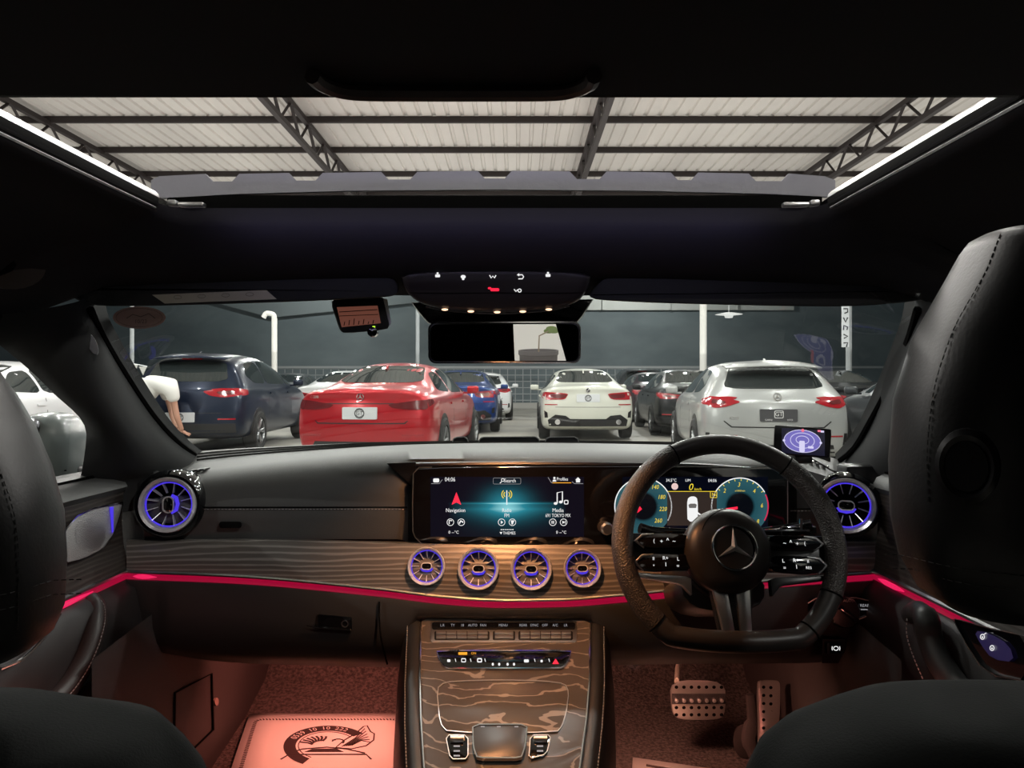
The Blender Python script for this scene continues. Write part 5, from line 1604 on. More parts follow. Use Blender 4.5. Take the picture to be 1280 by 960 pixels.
# ------------------------------------------------------------------ sun visors, overhead console, mirror
M_visor = mat('visor cloth', (.022, .022, .023), .95, bump=('noise', 800, .3, .0004))
vl = thing('sun_visor', 'folded left sun visor carrying a pale warning label', 'sun visor', tuple(P(290, 360, 1.15)))
m = MB(); m.prism(chaikin([(78, 360), (90, 356), (300, 347), (480, 343), (497, 352), (499, 368), (480, 372), (350, 378), (130, 384), (96, 376)], 2, .2), lambda u, v, o: P(u, v, 1.135 - o), -.012, .012, bev=.006); m.build('visor_panel', M_visor, vl)
m = MB(); m.prism([(190, 368.5), (333, 362.5), (346, 374), (206, 379.5)], lambda u, v, o: P(u, v, 1.123 - o), -.001, .0008); lb_ = m.build('warning_label', mat('cream label', (.50, .46, .36), .6, emit=(.5, .45, .35), es=.0), vl, smooth=False)
for k in range(4):
    m = MB(); m.stroke(circle2(222 + k * 30, 371.5 - k * 1.2, 5, 2.2, 12), .6, lambda u, v, o: P(u, v, 1.122 - o), .0, .0006, True)
    m.build('pictogram', mat('faded print', (.2, .18, .15), .7), lb_, smooth=False)
vr = thing('sun_visor', 'folded plain right sun visor above the steering wheel', 'sun visor', tuple(P(950, 360, 1.15)))
m = MB(); m.prism(chaikin([(733, 374), (745, 356), (765, 343), (950, 347), (1150, 355), (1168, 362), (1155, 376), (1060, 384), (900, 381), (800, 378)], 2, .2), lambda u, v, o: P(u, v, 1.135 - o), -.012, .012, bev=.006); m.build('visor_panel', M_visor, vr)

oc = thing('overhead_console', 'dark overhead console with lit buttons above the mirror', 'overhead console', tuple(P(620, 365, 1.12)))
OF = lambda u, v, o: P(u, v, 1.10 - o + (350 - v) * -.0006)
m = MB(); m.prism(chaikin([(500, 338), (740, 338), (735, 362), (722, 378), (690, 387), (620, 391), (552, 387), (520, 377), (506, 362)], 2, .2), OF, -.10, .0, bev=.008); m.build('console_body', mat('console black', (.022, .018, .019), .4), oc)
m = MB(); m.stroke([(512, 366), (560, 366.5), (620, 366), (680, 366.5), (728, 366)], .8, OF, -.001, .001); m.build('console_seam', M_dark, oc)
m = MB(); m.tube(catmull([OF(532, 383.5, -.004), OF(560, 388.5, -.004), OF(620, 392, -.004), OF(682, 388.5, -.004), OF(712, 382.5, -.004)], 6), .0016, 6); m.build('chrome_arc', M_chrome, oc)
for u, v in ((556, 387.3), (588.5, 389.6), (621.5, 390.6), (653.5, 389.8), (686, 387.2)):
    m = MB(); m.lathe([(.001, .001), (.0026, .0006), (.003, -.0006)], frame(OF(u, v - .2, -.001), (0, -.8, -.6)), 12, sx=1.7, sy=.6)
    m.build('map_light_lens', glow('warm lamp light', (1.0, .62, .38), 2.0), oc)
def icons(m):
    q = .0006
    for x, y in ((547, 344), (685, 343.5)):
        m.prism(rrect(x - 3, y - 1, x + 3, y + 2.6, .8), OF, q, q + .0005); m.prism(circle2(x, y - 2.4, 1.4, 1.4, 8), OF, q, q + .0005)
    m.prism(circle2(579, 346, 3.2, 2.4, 10), OF, q, q + .0005); m.prism(rrect(577.5, 347, 580.5, 350, .5), OF, q, q + .0005)
    m.stroke([(612, 344), (614, 347.5), (616, 345), (618, 347.5), (620, 344)], 1.3, OF, q, q + .0005)
    m.stroke([(648, 343.5), (653, 343.5), (654.5, 346), (653, 348.5), (648, 348.5)], 1.3, OF, q, q + .0005); m.prism([(646, 343.5), (649, 341.5), (649, 345.5)], OF, q, q + .0005)
    m.stroke([(642.5, 361.5), (645, 364.5), (647, 362)], 1.2, OF, q, q + .0005); m.stroke(circle2(649.5, 363.2, 2, 2, 10), 1.1, OF, q, q + .0005, True)
sub(icons, 'button_symbols', G_white, oc)
sub(lambda m: (m.prism(rrect(613, 360.3, 624, 364, 1.5), OF, .0006, .0012), m.prism(rrect(610, 359, 614, 361.5, .8), OF, .0006, .0012)), 'red_symbol', G_red, oc)
m = MB(); m.prism([(514, 378), (742, 374), (728, 396), (718, 408), (706, 408), (545, 408), (535, 404), (524, 392)], lambda u, v, o: P(u, v, 1.235 - o), -.03, .03, bev=.006); m.build('sensor_cover', M_gloss, oc)

mir = thing('rear_view_mirror', 'interior mirror reflecting a pale wall and a plant pot', 'mirror', tuple(P(630, 428, 1.2)))
MY = 1.20
mc = P(630, 428.5, MY)
# turned so that it looks back past the camera towards the rear window
mn = Vector((-.052, -1.0, -.062)).normalized()
def MF(u, v, o=0):
    p = P(u, v, MY)
    d = p - mc
    return Vector((p.x, MY + (d.x * (-mn.x) + d.z * (-mn.z)) / mn.y, p.z)) + mn * o
mo = rrect(535.5, 403, 725, 453.5, 9, 5)
m = MB(); m.prism(mo, MF, -.028, .0, bev=.002); m.build('mirror_housing', M_satin, mir)
m = MB(); m.prism(rrect(538, 405.5, 722.5, 451, 7.5, 5), MF, .0, .0008); m.build('mirror_glass', mat('mirror silver', (.88, .9, .9), .0, metal=1), mir, smooth=False)
m = MB(); m.stroke(mo, 1.3, MF, -.002, .0016, True); m.build('chrome_rim', M_chrome, mir)
m = MB(); m.tube([P(632, 405, 1.23), P(632, 392, 1.25)], .012, 12); m.build('mirror_stem', M_satin, mir)

# the wall opening at the back of the cabin, matched to what the mirror shows
def refl(u, v, Yt):
    d = (MF(u, v) - Vector((CX, 0, CZ))).normalized()
    n = mn
    r = d - 2 * d.dot(n) * n
    p = MF(u, v)
    s = (Yt - p.y) / r.y
    return p + r * s
M_bk = M_dark
L0, L1 = refl(641, 404, -1.3), refl(643, 453, -1.3)
R0, R1 = refl(694, 404, -1.3), refl(708, 453, -1.3)
xa0, xa1 = sorted((L0.x, L1.x)); 
m = MB()
def wallp(poly):
    m.prism(poly, lambda u, v, o: Vector((u, -1.3 - o, v)), 0, .02)
def ext(pA, pB, z):
    return pA.x + (pB.x - pA.x) * (z - pA.z) / (pB.z - pA.z)
lz0, lz1 = .86, 1.34
lo, hi = (L0, L1), (R0, R1)
xl_a, xl_b = ext(L0, L1, lz0), ext(L0, L1, lz1)
xr_a, xr_b = ext(R0, R1, lz0), ext(R0, R1, lz1)
if xl_a > xr_a:
    xl_a, xl_b, xr_a, xr_b = xr_a, xr_b, xl_a, xl_b
wallp([(-.76, lz0), (xl_a, lz0), (xl_b, lz1), (-.76, lz1)]); wallp([(xr_a, lz0), (.76, lz0), (.76, lz1), (xr_b, lz1)])
struct(m.build('wall_rear_pillars', M_dark, smooth=False))
# plant pot behind the car
pc = refl(673, 447, -3.6)
pr = abs(refl(698, 440, -3.6).x - refl(648, 440, -3.6).x) / 2
ptz = refl(673, 438, -3.6).z
t = thing('potted_plant', 'grey planter with one thin leafy stem, seen in the interior mirror', 'plant', (pc.x, -3.6, 0))
M_pot = mat('grey planter', (.13, .12, .12), .7)
m = MB(); m.lathe([(pr * .62, 0), (pr * .9, ptz * .6), (pr * .95, ptz - .04), (pr, ptz - .03), (pr, ptz), (pr * .92, ptz), (pr * .9, ptz - .06), (.001, ptz - .06)], Matrix.Translation((pc.x, -3.6, 0)), 32); m.build('pot', M_pot, t)
s0 = Vector((pc.x, -3.6, ptz - .06))
e1 = refl(674, 420, -3.6); e2 = refl(686, 414, -3.6)
m = MB(); m.tube([s0, s0.lerp(e1, .5), e1, e2], .006, 6); m.build('stem', mat('stem brown', (.25, .2, .14), .7), t)
for k in range(3):
    m = MB(); m.lathe([(.001, -.004), (.035, 0), (.001, .004)], frame(e2 + Vector((.02 * k, 0, .02 * (k % 2))), (.2 * k - .2, 1, .3)), 10, sx=1.3, sy=.6); m.build('leaf', mat('leaf green', (.10, .15, .03), .5), t)

# ------------------------------------------------------------------ dash camera hanging on the glass
dc = thing('dash_camera', 'small black dash camera with a dim brown screen by the mirror', 'dash camera', tuple(P(450, 395, 1.2)))
KF = lambda u, v, o: P(u, v, 1.20 - o)
m = MB(); m.prism(chaikin([(413, 377), (421, 373), (477, 371), (482, 375), (487, 406), (484, 412), (430, 417), (424, 412)], 1, .2), KF, -.018, .004, bev=.002); m.build('body', M_satin, dc)
m = MB(); m.prism([(421, 384), (472, 382), (476, 404), (427, 409)], KF, .004, .0046); sc_ = m.build('screen', mat('camera screen', (.02, .01, .008), .3, emit=(.13, .045, .03), es=.9), dc, smooth=False)
m = MB(); m.stroke([(424, 390), (472, 387)], 1, KF, .0046, .005); m.stroke([(424, 395), (473, 393)], .8, KF, .0046, .005)
for k in range(7): m.stroke([(430 + k * 6, 407 - k * .4), (431 + k * 6, 402 - (k * 7) % 5)], 1, KF, .0046, .005)
m.build('screen_lines', M_dark, sc_, smooth=False)
sub(lambda m: m.prism(rrect(465.5, 407.5, 469, 409.6, .5), KF, .0046, .0052), 'status_light', glow('green light', (.5, .9, .05), 1.2), dc)
m = MB(); m.prism([(479, 373), (484, 374), (489, 404), (487, 408)], KF, -.012, .006); m.build('side_sticker', mat('sticker white', (.6, .6, .6), .5), dc, smooth=False)
m = MB(); m.lathe([(.008, -.01), (.008, .006), (.001, .008)], frame(P(466, 415, 1.195), (0, -1, 0)), 14); m.build('joystick', M_gloss, dc)
m = MB(); m.box(P(452, 368, 1.23), (.035, .03, .035), bev=.004); m.build('glass_mount', M_satin, dc)

# oval notice on the glass
m = MB(); m.prism(circle2(174, 397, 33, 14, 40), lambda u, v, o: P(u, v, 1.185 + (v - 397) * .0016 - o), -.001, .001)
st_ = tag(m.build('oval_sticker', mat('dusty pink sticker', (.52, .32, .30), .7)), 'dusty pink oval sticker in the upper left windscreen corner', 'sticker')
m = MB(); SF = lambda u, v, o: P(u, v, 1.185 + (v - 397) * .0016 - o)
m.stroke(circle2(174, 397, 29, 11.5, 40), .5, SF, .001, .0014, True); m.stroke([(158, 398), (166, 393), (176, 396), (186, 392), (194, 398)], 1, SF, .001, .0014); m.text('10/23', 7, SF, 176, 402, .0014)
m.build('sticker_print', mat('sticker ink', (.16, .09, .09), .7), st_, smooth=False)

# ------------------------------------------------------------------ radar detector on the dashboard
rd = thing('radar_display', 'small black gadget showing violet rings on top of the dashboard', 'display', tuple(P(1003, 575, 1.44)))
RF = lambda u, v, o: P(u, v, 1.43 - o)
rp_ = [(968, 531), (1039, 537), (1037, 573), (966, 567)]
m = MB(); m.prism(chaikin([(968, 533), (970, 531), (1037, 536), (1039.5, 538), (1037.5, 571), (1035, 573), (969, 567.5), (966.5, 565)], 1, .2), RF, -.016, .004, bev=.0015); m.build('case', M_satin, rd)
def skew(u, v):
    return (u, v + (u - 1003) * .07)
m = MB(); m.prism([skew(*p) for p in [(977, 536.5), (1031, 536.5), (1031, 568), (977, 568)]], RF, .004, .0045); rs = m.build('screen', mat('gadget screen', (.003, .003, .005), .2, emit=(.006, .006, .02), es=1), rd, smooth=False)
m = MB(); m.prism([skew(*p) for p in circle2(1003, 551.5, 23, 14, 40)], RF, .0045, .0049); m.build('radar_field', glow('lilac screen light', (.22, .19, .62), .8), rs, smooth=False)
def rings(m):
    for rx, ry in ((23, 14), (15, 9.5), (8, 5)):
        m.stroke([skew(*p) for p in circle2(1003, 551.5 - (23 - rx) * .1, rx, ry, 32)], .8, RF, .0049, .0053, True)
    m.prism([skew(*p) for p in rrect(999, 551, 1006, 565, 1.5)], RF, .0049, .0054)
    m.prism([skew(*p) for p in circle2(980, 552, 1.6)], RF, .0049, .0056); m.prism([skew(*p) for p in circle2(1026, 552, 1.6)], RF, .0049, .0056)
    m.prism([skew(*p) for p in rrect(1010, 557, 1017, 560, .6)], RF, .0049, .0054); m.prism([skew(*p) for p in rrect(1026, 536.5, 1030, 539, .3)], RF, .0049, .0054)
sub(rings, 'radar_rings', glow('pale violet light', (.75, .72, 1), .9), rs)
sub(lambda m: (m.prism([skew(*p) for p in circle2(1003.5, 538, 2)], RF, .0053, .0057), m.prism([skew(*p) for p in rrect(1022, 536, 1026, 538.5, .3)], RF, .0049, .0055)), 'radar_marker', glow('pink light', (1, .2, .3), .9), rs)
m = MB(); m.box(P(1000, 572, 1.455), (.035, .04, .02), bev=.004); m.build('stand', M_satin, rd)
m = MB(); m.tube(catmull([P(1008, 570, 1.46), P(1025, 579, 1.44), P(1040, 588, 1.43), P(1052, 591, 1.44), P(1062, 588, 1.47)], 5), .0016, 6)
tag(m.build('power_cable', M_satin), 'thin black cable running from the radar display over the dashboard', 'cable')

# ------------------------------------------------------------------ doors
def door(side):
    X0 = side * .705
    def DX(u, v, o=0.0):
        X = X0 - side * o
        Y = (X - CX) * F / (u - VX)
        return P(u, v, Y)
    t = thing('car_door', 'inside of the %s front door with wood trim and red ambient strip' % ('left' if side < 0 else 'right'), 'car door', (X0, .9, .6))
    return t, DX

dl, DXl = door(-1)
M_doorw = wood('door ash veneer', (0.034, 0.028, 0.025), (0.062, 0.053, 0.047), 8.0, (1, .8, 5.0), .42, dist=2.5, bandw=.05)
def sheetx(side, rowsxz, Y0=.30, Y1=1.385):
    """horizontal strips along the door: list of (x, z0, z1) -> z at Y0 and at Y1"""
    return [[Vector((side * x, Y0 + (Y1 - Y0) * k / 8, za + (zb - za) * k / 8)) for k in range(9)] for x, za, zb in rowsxz]
for side, t in ((-1, dl),):
    pass
dr, DXr = door(1)
for side, t in ((-1, dl), (1, dr)):
    m = MB(); m.grid(sheetx(side, [(.775, .985, .975), (.765, .998, .985), (.73, 1.0, .985), (.70, .985, .972), (.692, .965, .955), (.70, .955, .945)]))
    m.build('sill_pad', M_grey, t, ang=60)
    m = MB(); m.grid(sheetx(side, [(.70, .955, .946), (.703, .90, .89), (.70, .86, .85), (.69, .825, .803)])); m.build('wood_trim', M_doorw, t)
    m = MB(); m.grid(sheetx(side, [(.69, .826, .804), (.685, .824, .802), (.685, .820, .798), (.69, .818, .796)])); m.build('chrome_line', M_alu, t)
    m = MB(); m.grid(sheetx(side, [(.69, .818, .796), (.694, .812, .790), (.692, .806, .784)])); m.build('ambient_strip', G_strip, t)
    m = MB(); m.tube([Vector((side * .6915, y, .7895 + (1.385 - y) * .0203 + .0)) for y in ((1.27, 1.30, 1.33, 1.36) if side > 0 else (1.08, 1.14, 1.20, 1.27))], [.001, .005, .005, .001], 8); m.build('ambient_source', G_spot, t)
    m = MB(); m.grid(sheetx(side, [(.692, .806, .784), (.67, .79, .77), (.66, .70, .70), (.67, .55, .55), (.69, .35, .35), (.70, .22, .22)])); m.build('lower_panel', mat('door plastic', (.022, .018, .018), .5, bump=('noise', 600, .2, .0004)), t, ang=60)
    m = MB(); m.grid([[Vector((side * .715, y, z)) for y in (.3, .8, 1.385)] for z in (.985, .6, .2)]); m.build('door_shell', M_dark, t)
# left door details
DLo = lambda u, v, o: DXl(u, v, o + .013)
spk = chaikin([(79, 672), (84, 660), (97, 645), (118, 635), (154, 628), (150, 645), (142, 668), (128, 686), (105, 698), (80, 704)], 1, .2)
m = MB(); m.prism(spk, DLo, -.003, .004, bev=.001)
M_spk = mat('perforated steel', (.40, .40, .40), .40, metal=.3, bump=('voronoi', 600, 1.0, .001))
sp = m.build('speaker_cover', M_spk, dl)
m = MB(); m.stroke([(79, 672), (84, 660), (97, 645), (118, 635), (154, 628)], 1.4, DLo, .003, .0065); m.stroke([(154, 628), (150, 645), (142, 668), (128, 686)], 1.0, DLo, .003, .006); m.build('speaker_edge', M_chrome, sp)
m = MB(); m.stroke([(80, 737), (120, 728), (158, 721)], .8, DLo, .018, .020)
m.bm.free()
m = MB(); m.prism([(137, 634), (142, 633), (142, 664), (140, 667)], DLo, .003, .0052); m.build('violet_light', G_violet, sp, smooth=False)
m = MB(); m.prism(circle2(113, 668, 19, 21, 30), DLo, .0035, .0045); m.build('speaker_cone', mat('cone steel', (.42, .42, .42), .3, metal=.8, bump=('voronoi', 600, 1.0, .001)), sp)
M_arm = mat('brown lit leather', (.035, .026, .025), .45)
m = MB()
pts = [DXl(10, 905, .03), DXl(45, 895, .045), DXl(78, 868, .05), DXl(103, 830, .05), DXl(118, 790, .045), DXl(120, 762, .025), DXl(112, 750, .01)]
m.tube(catmull(pts, 5), .020, 14, flat=.8); g = m.build('pull_handle', M_arm, dl)
stitch([p + Vector((.018, -.006, .006)) for p in catmull(pts, 5)], 'stitching', g)
m = MB(); m.tube(catmull([DXl(0, 836, .05), DXl(30, 822, .05), DXl(58, 793, .048), DXl(75, 768, .04)], 5), .0026, 8); m.build('chrome_sweep', M_chrome, dl)
# right door details
M_seat0 = mat('handle leather', (.03, .03, .031), .42)
DRo = lambda u, v, o: DXr(u, v, o)
m = MB()
pts = [DXr(1136, 770, .02), DXr(1148, 764, .05), DXr(1158, 775, .06), DXr(1163, 800, .06), DXr(1176, 830, .06), DXr(1200, 862, .055), DXr(1235, 890, .05)]
m.tube(catmull(pts, 5), [.010] + [.016] * 8 + [.020] * 22, 14, flat=.9); g = m.build('pull_handle', M_seat0, dr)
stitch([p + Vector((-.012, -.008, -.004)) for p in catmull([DXr(1140, 768, .055), DXr(1140, 790, .062), DXr(1150, 820, .065), DXr(1166, 856, .065)], 6)], 'stitching', g)
pod_ = chaikin([(1190, 772), (1203, 776), (1240, 786), (1283, 795), (1283, 852), (1245, 845), (1225, 832), (1208, 806)], 1, .2)
m = MB(); m.prism(pod_, DRo, .0, .055, bev=.003); cpn = m.build('seat_control_panel', M_gloss, dr)
m = MB(); m.stroke([(1283, 852), (1245, 845), (1225, 832), (1208, 806), (1191, 774), (1200, 775), (1240, 786), (1283, 795)], 1.2, DRo, .052, .058); m.build('panel_trim', M_alu, cpn)
m = MB(); m.prism(chaikin([(1217, 788), (1236, 791), (1262, 806), (1268, 828), (1240, 824), (1226, 806)], 1), DRo, .055, .058); m.build('lit_keys', mat('violet lit key', (.02, .02, .03), .3, emit=(.012, .008, .04), es=1), cpn, smooth=False)
def locks(m):
    for x, y in ((1228, 796), (1240, 810)):
        m.stroke(circle2(x, y, 2.6, 3.2, 12), 1.0, DRo, .058, .0595, True); m.prism(circle2(x, y + .5, 1, 1.2, 6), DRo, .058, .0595)
    m.stroke([(1230, 793), (1233, 791)], 1, DRo, .058, .0595)
sub(locks, 'lock_symbols', G_white, cpn)
m = MB(); m.prism([(1116, 632), (1128, 634), (1127, 668), (1124, 672)], DRo, .003, .006); m.build('violet_light', glow('violet light dim', (.07, .05, .8), .7), dr, smooth=False)
m = MB(); m.lathe([(.001, 0), (.016, .001), (.018, .008), (.015, .012), (.001, .013)], frame(DXr(1232, 881, .10), (-.4, -.5, .8)), 20, sx=1.4); m.build('chrome_cap', M_chrome, dr)
# side glass
for side, nm in ((-1, 'window_2'), (1, 'window_3')):
    m = MB(); m.grid([[Vector((side * x, y, z)) for y in (.3, .8, 1.30)] for x, z in ((.755, .98), (.745, 1.1), (.715, 1.21))])
    struct(m.build(nm, clear_glass('side glass', (.92, .95, .95))))

# exterior mirror on the left
em_ = thing('door_mirror', 'grey outside mirror beyond the left side window', 'mirror', tuple(P(62, 600, 1.5)))
c = P(64, 563, 1.52)
m = MB(); bm2 = bmesh.new(); bmesh.ops.create_icosphere(bm2, subdivisions=4, radius=1)
for v in bm2.verts:
    x, y, z = v.co
    s = lambda a, p: math.copysign(abs(a) ** p, a)
    v.co = Vector((s(x, .8) * .062, s(y, .7) * .07, s(z, .75) * .078)) + c
m.merge(bm2); m.build('mirror_shell', mat('grey shell', (.16, .19, .19), .3, coat=.6), em_)
m = MB(); m.prism(chaikin([(-.055, -.06), (.012, -.06), (.02, .05), (.0, .066), (-.05, .06)], 2), lambda u, v, o: Vector((c.x + u + .0, c.y - .060 - o, c.z + v + .004)), -.01, .012, bev=.004); m.build('mirror_face', M_gloss, em_)
m = MB(); m.box((c.x + .035, c.y - .01, c.z - .09), (.06, .05, .07), bev=.012); m.build('mirror_foot', M_satin, em_)
m = MB()
for k in range(2): m.tube([(c.x - .02, c.y - .058, c.z - .038 - k * .012), (c.x + .055, c.y - .04, c.z - .036 - k * .012)], .0015, 5)
m.build('shell_ribs', M_dark, em_)

# ------------------------------------------------------------------ front seats
def ring(cx, cy, hw, hd, z, n=40, p=3.0):
    out = []
    for k in range(n):
        a = 2 * PI * k / n; ca, sa = math.cos(a), math.sin(a)
        out.append(Vector((cx + math.copysign(abs(ca) ** (2/p), ca) * hw, cy + math.copysign(abs(sa) ** (2/p), sa) * hd, z)))
    return out
M_seat = mat('seat leather', (.010, .0098, .0098), .44, bump=('noise', 350, .25, .0006))
M_seatc = mat('seat cloth', (.0065, .0075, .007), .9, spec=.2, bump=('noise', 500, .5, .0008))
def seat(side, label):
    t = thing('front_seat', label, 'seat', (side * .39, .6, .25))
    if side > 0:
        prof = [(1.2620, .015, .015), (1.2605, .032, .030), (1.2560, .040, .042), (1.247, .046, .048), (1.228, .056, .055), (1.183, .084, .060), (1.137, .100, .062), (1.091, .105, .062), (1.05, .105, .060), (1.022, .100, .057), (.999, .088, .050), (.986, .068, .040), (.982, .035, .02)]
        cx = .413; cy = .535
    else:
        prof = [(1.190, .015, .02), (1.187, .03, .035), (1.175, .047, .048), (1.155, .062, .055), (1.131, .077, .06), (1.102, .091, .062), (1.068, .1025, .062), (1.033, .106, .062), (.999, .106, .060), (.982, .100, .055), (.970, .085, .048), (.963, .06, .035), (.961, .03, .02)]
        prof = [(z - .016, a_ - .011, b_) for z, a_, b_ in prof]
        cx = -.400; cy = .535
    m = MB(); V = m.grid([ring(cx, cy + (z - 1.0) * .05, hw, hd, z, p=2.6) for z, hw, hd in prof], cu=True)
    m.face(V[0]); m.face(V[-1][::-1]); hr = m.build('headrest', M_seat, t, ang=70)
    # stitched side seam and double seam low across the back
    bk = lambda z, q: None
    def rearpt(x, z):
        hw = interp([(a[0], a[1]) for a in prof[::-1]], z); hd = interp([(a[0], a[2]) for a in prof[::-1]], z)
        q = min(1, abs(x - cx) / hw); return Vector((x, cy + (z - 1.0) * .05 - hd * max(0, 1 - q ** 2.6) ** (1 / 2.6) - .0006, z))
    edge = []
    for z in [prof[1][0] - .006 - k * .007 for k in range(28)]:
        hw = interp([(a[0], a[1]) for a in prof[::-1]], z)
        edge.append(rearpt(cx - side * hw * .955, z))
    stitch(edge, 'stitching', hr, r=.0004, L=.0035, gap=.002, mt=mat('dark thread', (.05, .05, .05), .8))
    for zz in ((1.026, 1.016) if side > 0 else (1.008, .998)):
        stitch([rearpt(cx - side * .118 + side * .236 * k / 24, zz - .0016 * k * .2) for k in range(25)], 'stitching', hr, r=.0004, L=.0035, gap=.002, mt=mat('dark thread', (.05, .05, .05), .8))
    if side > 0:
        bz = 1.094; best = None
        for k in range(60):
            c_ = rearpt(cx - .100 + .16 * k / 60, bz); u_ = VX + (c_.x - CX) / c_.y * F
            if best is None or abs(u_ - 1206) < best[0]:
                best = (abs(u_ - 1206), c_)
        M = frame(best[1], (-.75, -1, 0))
        m = MB(); m.lathe([(.0235, -.01), (.0225, .003), (.019, .005), (.0155, .0035), (.0150, .0045), (.001, .0055)], M, 32, sx=.82, sy=1.1); m.build('release_button', M_satin, hr)
    # backrest with rolled shoulders
    if side > 0:
        sp_ = [(.9275, .05, .03, .38), (.926, .085, .05, .39), (.921, .115, .065, .40), (.912, .14, .072, .40), (.90, .167, .08, .40), (.885, .185, .085, .40), (.865, .194, .09, .40), (.80, .21, .095, .40), (.74, .225, .1, .40), (.6, .23, .10, .40), (.5, .23, .10, .40)]
    else:
        sp_ = [(.9255, .04, .03, .40), (.921, .084, .05, .40), (.910, .124, .065, .40), (.903, .160, .075, .40), (.884, .177, .085, .40), (.865, .191, .09, .40), (.80, .21, .095, .40), (.74, .225, .1, .40), (.6, .23, .10, .40), (.5, .23, .10, .40)]
    sp_ = [(z - (.017 if z > .85 else 0) , a_, b_, c_) for z, a_, b_, c_ in sp_]
    m = MB(); V = m.grid([ring(side * c, .55, hw, hd, z, p=2.8) for z, hw, hd, c in sp_], cu=True); m.face(V[0]); m.face(V[-1][::-1]); br = m.build('backrest', M_seatc, t, ang=70)
    m = MB()
    path = []
    for k in range(20):
        q = k / 19; x = side * (.19 + .36 * q); z = .876 - .006 * math.sin(q * 5) - .02 * (1 - q) ** 3
        hw = interp([(a[0], a[1]) for a in sp_[::-1]], z); hd = interp([(a[0], a[2]) for a in sp_[::-1]], z); cc = interp([(a[0], a[3]) for a in sp_[::-1]], z)
        qq = min(.999, abs(x - side * cc) / hw); path.append(Vector((x, .55 - hd * (1 - qq ** 2.8) ** (1 / 2.8) - .0002, z)))
    m.tube(path, .0018, 6); m.build('back_seam', M_dark, br)
    m = MB(); m.box((side * .40, .86, .42), (.42, .56, .16), bev=.06, seg=4); m.build('seat_cushion', M_seatc, t)
    m = MB(); m.box((side * .38, .86, .29), (.38, .5, .10), bev=.01); m.build('seat_base', M_satin, t)
    for px_ in (.418, .475):
        m = MB(); m.tube([(side * px_, .545, .88), (side * px_, .545, 1.0)], .006, 10); m.build('headrest_post', M_satin, t)
    return t
seat(-1, 'left front seat with black leather headrest at the left picture edge')
seat(1, 'right front seat with round button on its headrest')

# grab handle / coat hook bulge at upper left of the headliner
m = MB(); m.lathe([(.001, .02), (.03, .014), (.034, 0)], frame(P(8, 330, .98), (.8, -.5, -.4)), 24, sx=1.4)
tag(m.build('grab_handle', mat('handle grey', (.05, .05, .05), .6)), 'rounded dark grab handle end at the upper left headliner edge', 'handle')

# ------------------------------------------------------------------ person bending behind the navy SUV
def skin_body(name, joints, edges, mt, parent=None, sub=2):
    me = bpy.data.meshes.new(name)
    me.from_pydata([j[0] for j in joints], edges, [])
    ob = bpy.data.objects.new(name, me); COL.objects.link(ob)
    sk = ob.modifiers.new('skin', 'SKIN')
    for i, j in enumerate(joints):
        me.skin_vertices[0].data[i].radius = (j[1], j[2] if len(j) > 2 else j[1])
    me.skin_vertices[0].data[0].use_root = True
    sb = ob.modifiers.new('sub', 'SUBSURF'); sb.levels = sub; sb.render_levels = sub
    dg = bpy.context.evaluated_depsgraph_get(); dg.update()
    me2 = bpy.data.meshes.new_from_object(ob.evaluated_get(dg))
    bpy.data.objects.remove(ob)
    for p in me2.polygons: p.use_smooth = True
    me2.materials.clear(); me2.materials.append(mt)
    o = bpy.data.objects.new(name, me2); COL.objects.link(o)
    if parent: o.parent = parent
    return o
M_skin = mat('skin', (.42, .22, .15), .55)
M_tee = mat('white cotton', (.72, .71, .68), .85)
M_trs = mat('black trousers', (.015, .015, .018), .85)
PYc = 11.0
pe = thing('person', 'person in a white T-shirt and black trousers bending to the number plate', 'person', (P(178, 560, PYc).x, PYc, 0))
pe_o = Vector((P(178, 560, PYc).x, PYc, 0))
def W(u, v, Y=PYc):
    return P(u, v, Y) - pe_o
hipc = W(176, 500, 10.95); chest = W(200, 478, 11.0); neck = W(210, 481, 11.12); head = W(216, 492, 11.24)
sR = W(214, 484, 10.90); sL = W(204, 480, 11.24)
# body: one continuous skin surface (pelvis root)
J = [(hipc, .11, .12), ((hipc + chest) / 2 + Vector((0, 0, .08)), .11, .12), (chest, .12, .12), (neck, .07), (head, .085, .10), (W(217, 495, 11.24), .07),
     (sR, .065), (W(218, 505, 10.95), .048), (W(221, 521, 10.95), .045), (W(226, 534, 11.0), .036), (W(228, 539, 11.02), .03),
     (sL, .065), (W(212, 505, 11.25), .048), (W(216, 522, 11.2), .042), (W(222, 536, 11.15), .034),
     (hipc + Vector((-.02, -.10, -.08)), .10), (Vector((hipc.x + .03, -.12, .48)), .07), (Vector((hipc.x - .02, -.12, .09)), .05), (Vector((hipc.x + .10, -.10, .045)), .04),
     (hipc + Vector((-.02, .12, -.08)), .10), (Vector((hipc.x + .06, .16, .48)), .07), (Vector((hipc.x - .0, .16, .09)), .05), (Vector((hipc.x + .12, .16, .045)), .04)]
E = [(0, 1), (1, 2), (2, 3), (3, 4), (4, 5), (2, 6), (6, 7), (7, 8), (8, 9), (9, 10), (2, 11), (11, 12), (12, 13), (13, 14), (0, 15), (15, 16), (16, 17), (17, 18), (0, 19), (19, 20), (20, 21), (21, 22)]
skin_body('body', J, E, M_skin, pe)
JT = [(hipc + Vector((0, 0, .04)), .20, .20), ((hipc + chest) / 2 + Vector((0, 0, .09)), .21, .21), (chest, .215, .21), (neck - Vector((.0, 0, -.0)), .11), (sR, .115), (W(218, 503, 10.95), .085), (sL, .115), (W(211, 501, 11.23), .085)]
skin_body('t_shirt', JT, [(0, 1), (1, 2), (2, 3), (2, 4), (4, 5), (2, 6), (6, 7)], M_tee, pe)
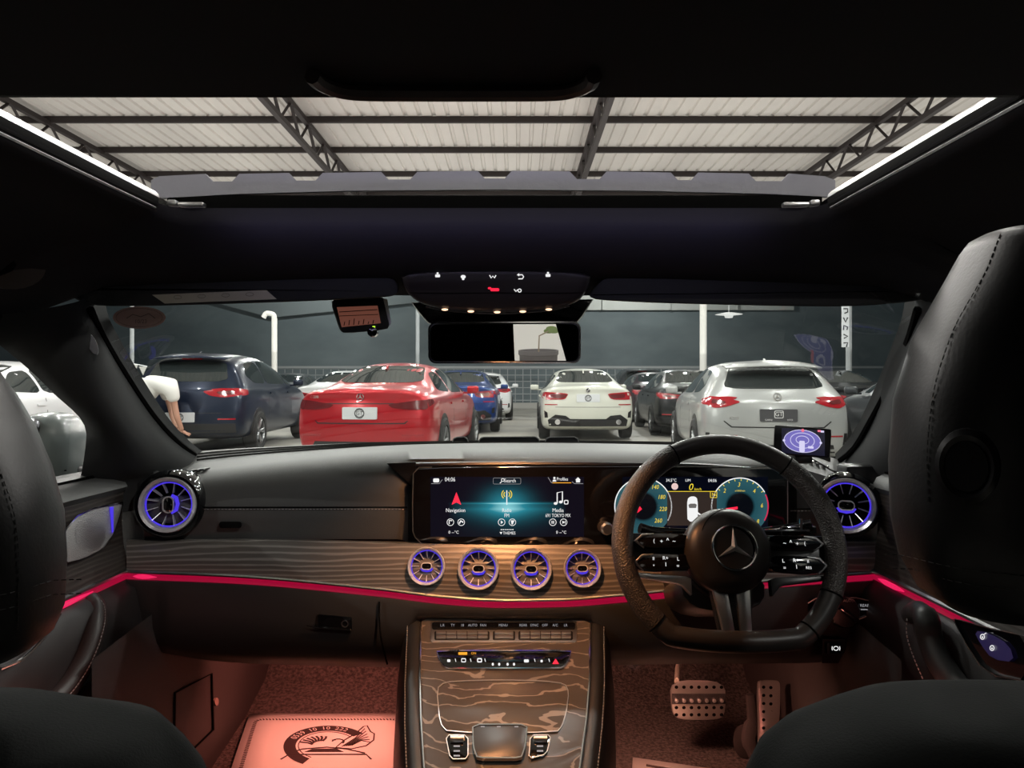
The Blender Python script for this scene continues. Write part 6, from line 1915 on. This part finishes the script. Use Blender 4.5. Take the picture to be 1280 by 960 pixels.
JL = [(hipc + Vector((-.01, 0, -.02)), .155, .165), (J[15][0], .12), (J[16][0], .09), (J[17][0] + Vector((0, 0, .02)), .07), (J[19][0], .12), (J[20][0], .09), (J[21][0] + Vector((0, 0, .02)), .07)]
skin_body('trousers', JL, [(0, 1), (1, 2), (2, 3), (0, 4), (4, 5), (5, 6)], M_trs, pe)
m = MB(); bm2 = bmesh.new(); bmesh.ops.create_icosphere(bm2, subdivisions=3, radius=.105)
bmesh.ops.transform(bm2, matrix=Matrix.Translation(head + Vector((-.01, 0, .03))), verts=bm2.verts); m.merge(bm2); m.build('hair', mat('dark hair', (.015, .012, .01), .8), pe, world=True)
# hands: palm with four fingers and a thumb each
for hp, nm in ((W(228, 539, 11.02), 1), (W(222, 536, 11.15), 2)):
    jj = [(hp, .028, .018), (hp + Vector((.05, .01, -.03)), .034, .016)]; ee = [(0, 1)]
    for k in range(4):
        b = hp + Vector((.06, .01 + (k - 1.5) * .018, -.035 + (k - 1.5) * .006)); b2 = b + Vector((.03, .005, -.012)); b3 = b2 + Vector((.012, .01, -.022 + .003 * k))
        i = len(jj); jj += [(b, .009), (b2, .0085), (b3, .007)]; ee += [(1, i), (i, i + 1), (i + 1, i + 2)]
    i = len(jj); jj += [(hp + Vector((.03, -.03, -.01)), .010), (hp + Vector((.055, -.04, -.03)), .008)]; ee += [(0, i), (i, i + 1)]
    skin_body('hand', jj, ee, M_skin, pe, sub=1)
for k in (18, 22):
    m = MB(); c_ = J[k][0]; m.box((c_.x - .03, c_.y, .05), (.27, .10, .09), bev=.03, seg=3); m.build('shoe', mat('dark shoe', (.02, .02, .02), .6), pe, world=True)

# ------------------------------------------------------------------ lamps inside the cabin
WARM = (1.0, .42, .16)
lamp('SPOT', 'map_light', (.0, 1.10, 1.232), 19.0, WARM, .012, (0.04, 1.30, .70), spot=95, blend=.8)
ROSE = (1.0, .28, .20)
lamp('AREA', 'footwell_light', (-.40, 1.76, .61), 3.0, ROSE, .06, (-.42, 2.1, .25))
lamp('AREA', 'footwell_light', (.28, 1.56, .60), 2.0, (1.0, .42, .28), .06, (.33, 1.75, .3))
lamp('AREA', 'door_light', (-.60, .95, .70), .25, ROSE, .05, (-.7, 1.1, .5))
lamp('AREA', 'door_light', (.62, 1.0, .70), .2, ROSE, .05, (.7, 1.2, .5))
lamp('AREA', 'headliner_fill', (0, .962, 1.338), .15, (.60, .56, 1.0), .72, (0, 1.03, 1.356), size_y=.01)  # added unseen strip that tints the headliner's front lip violet
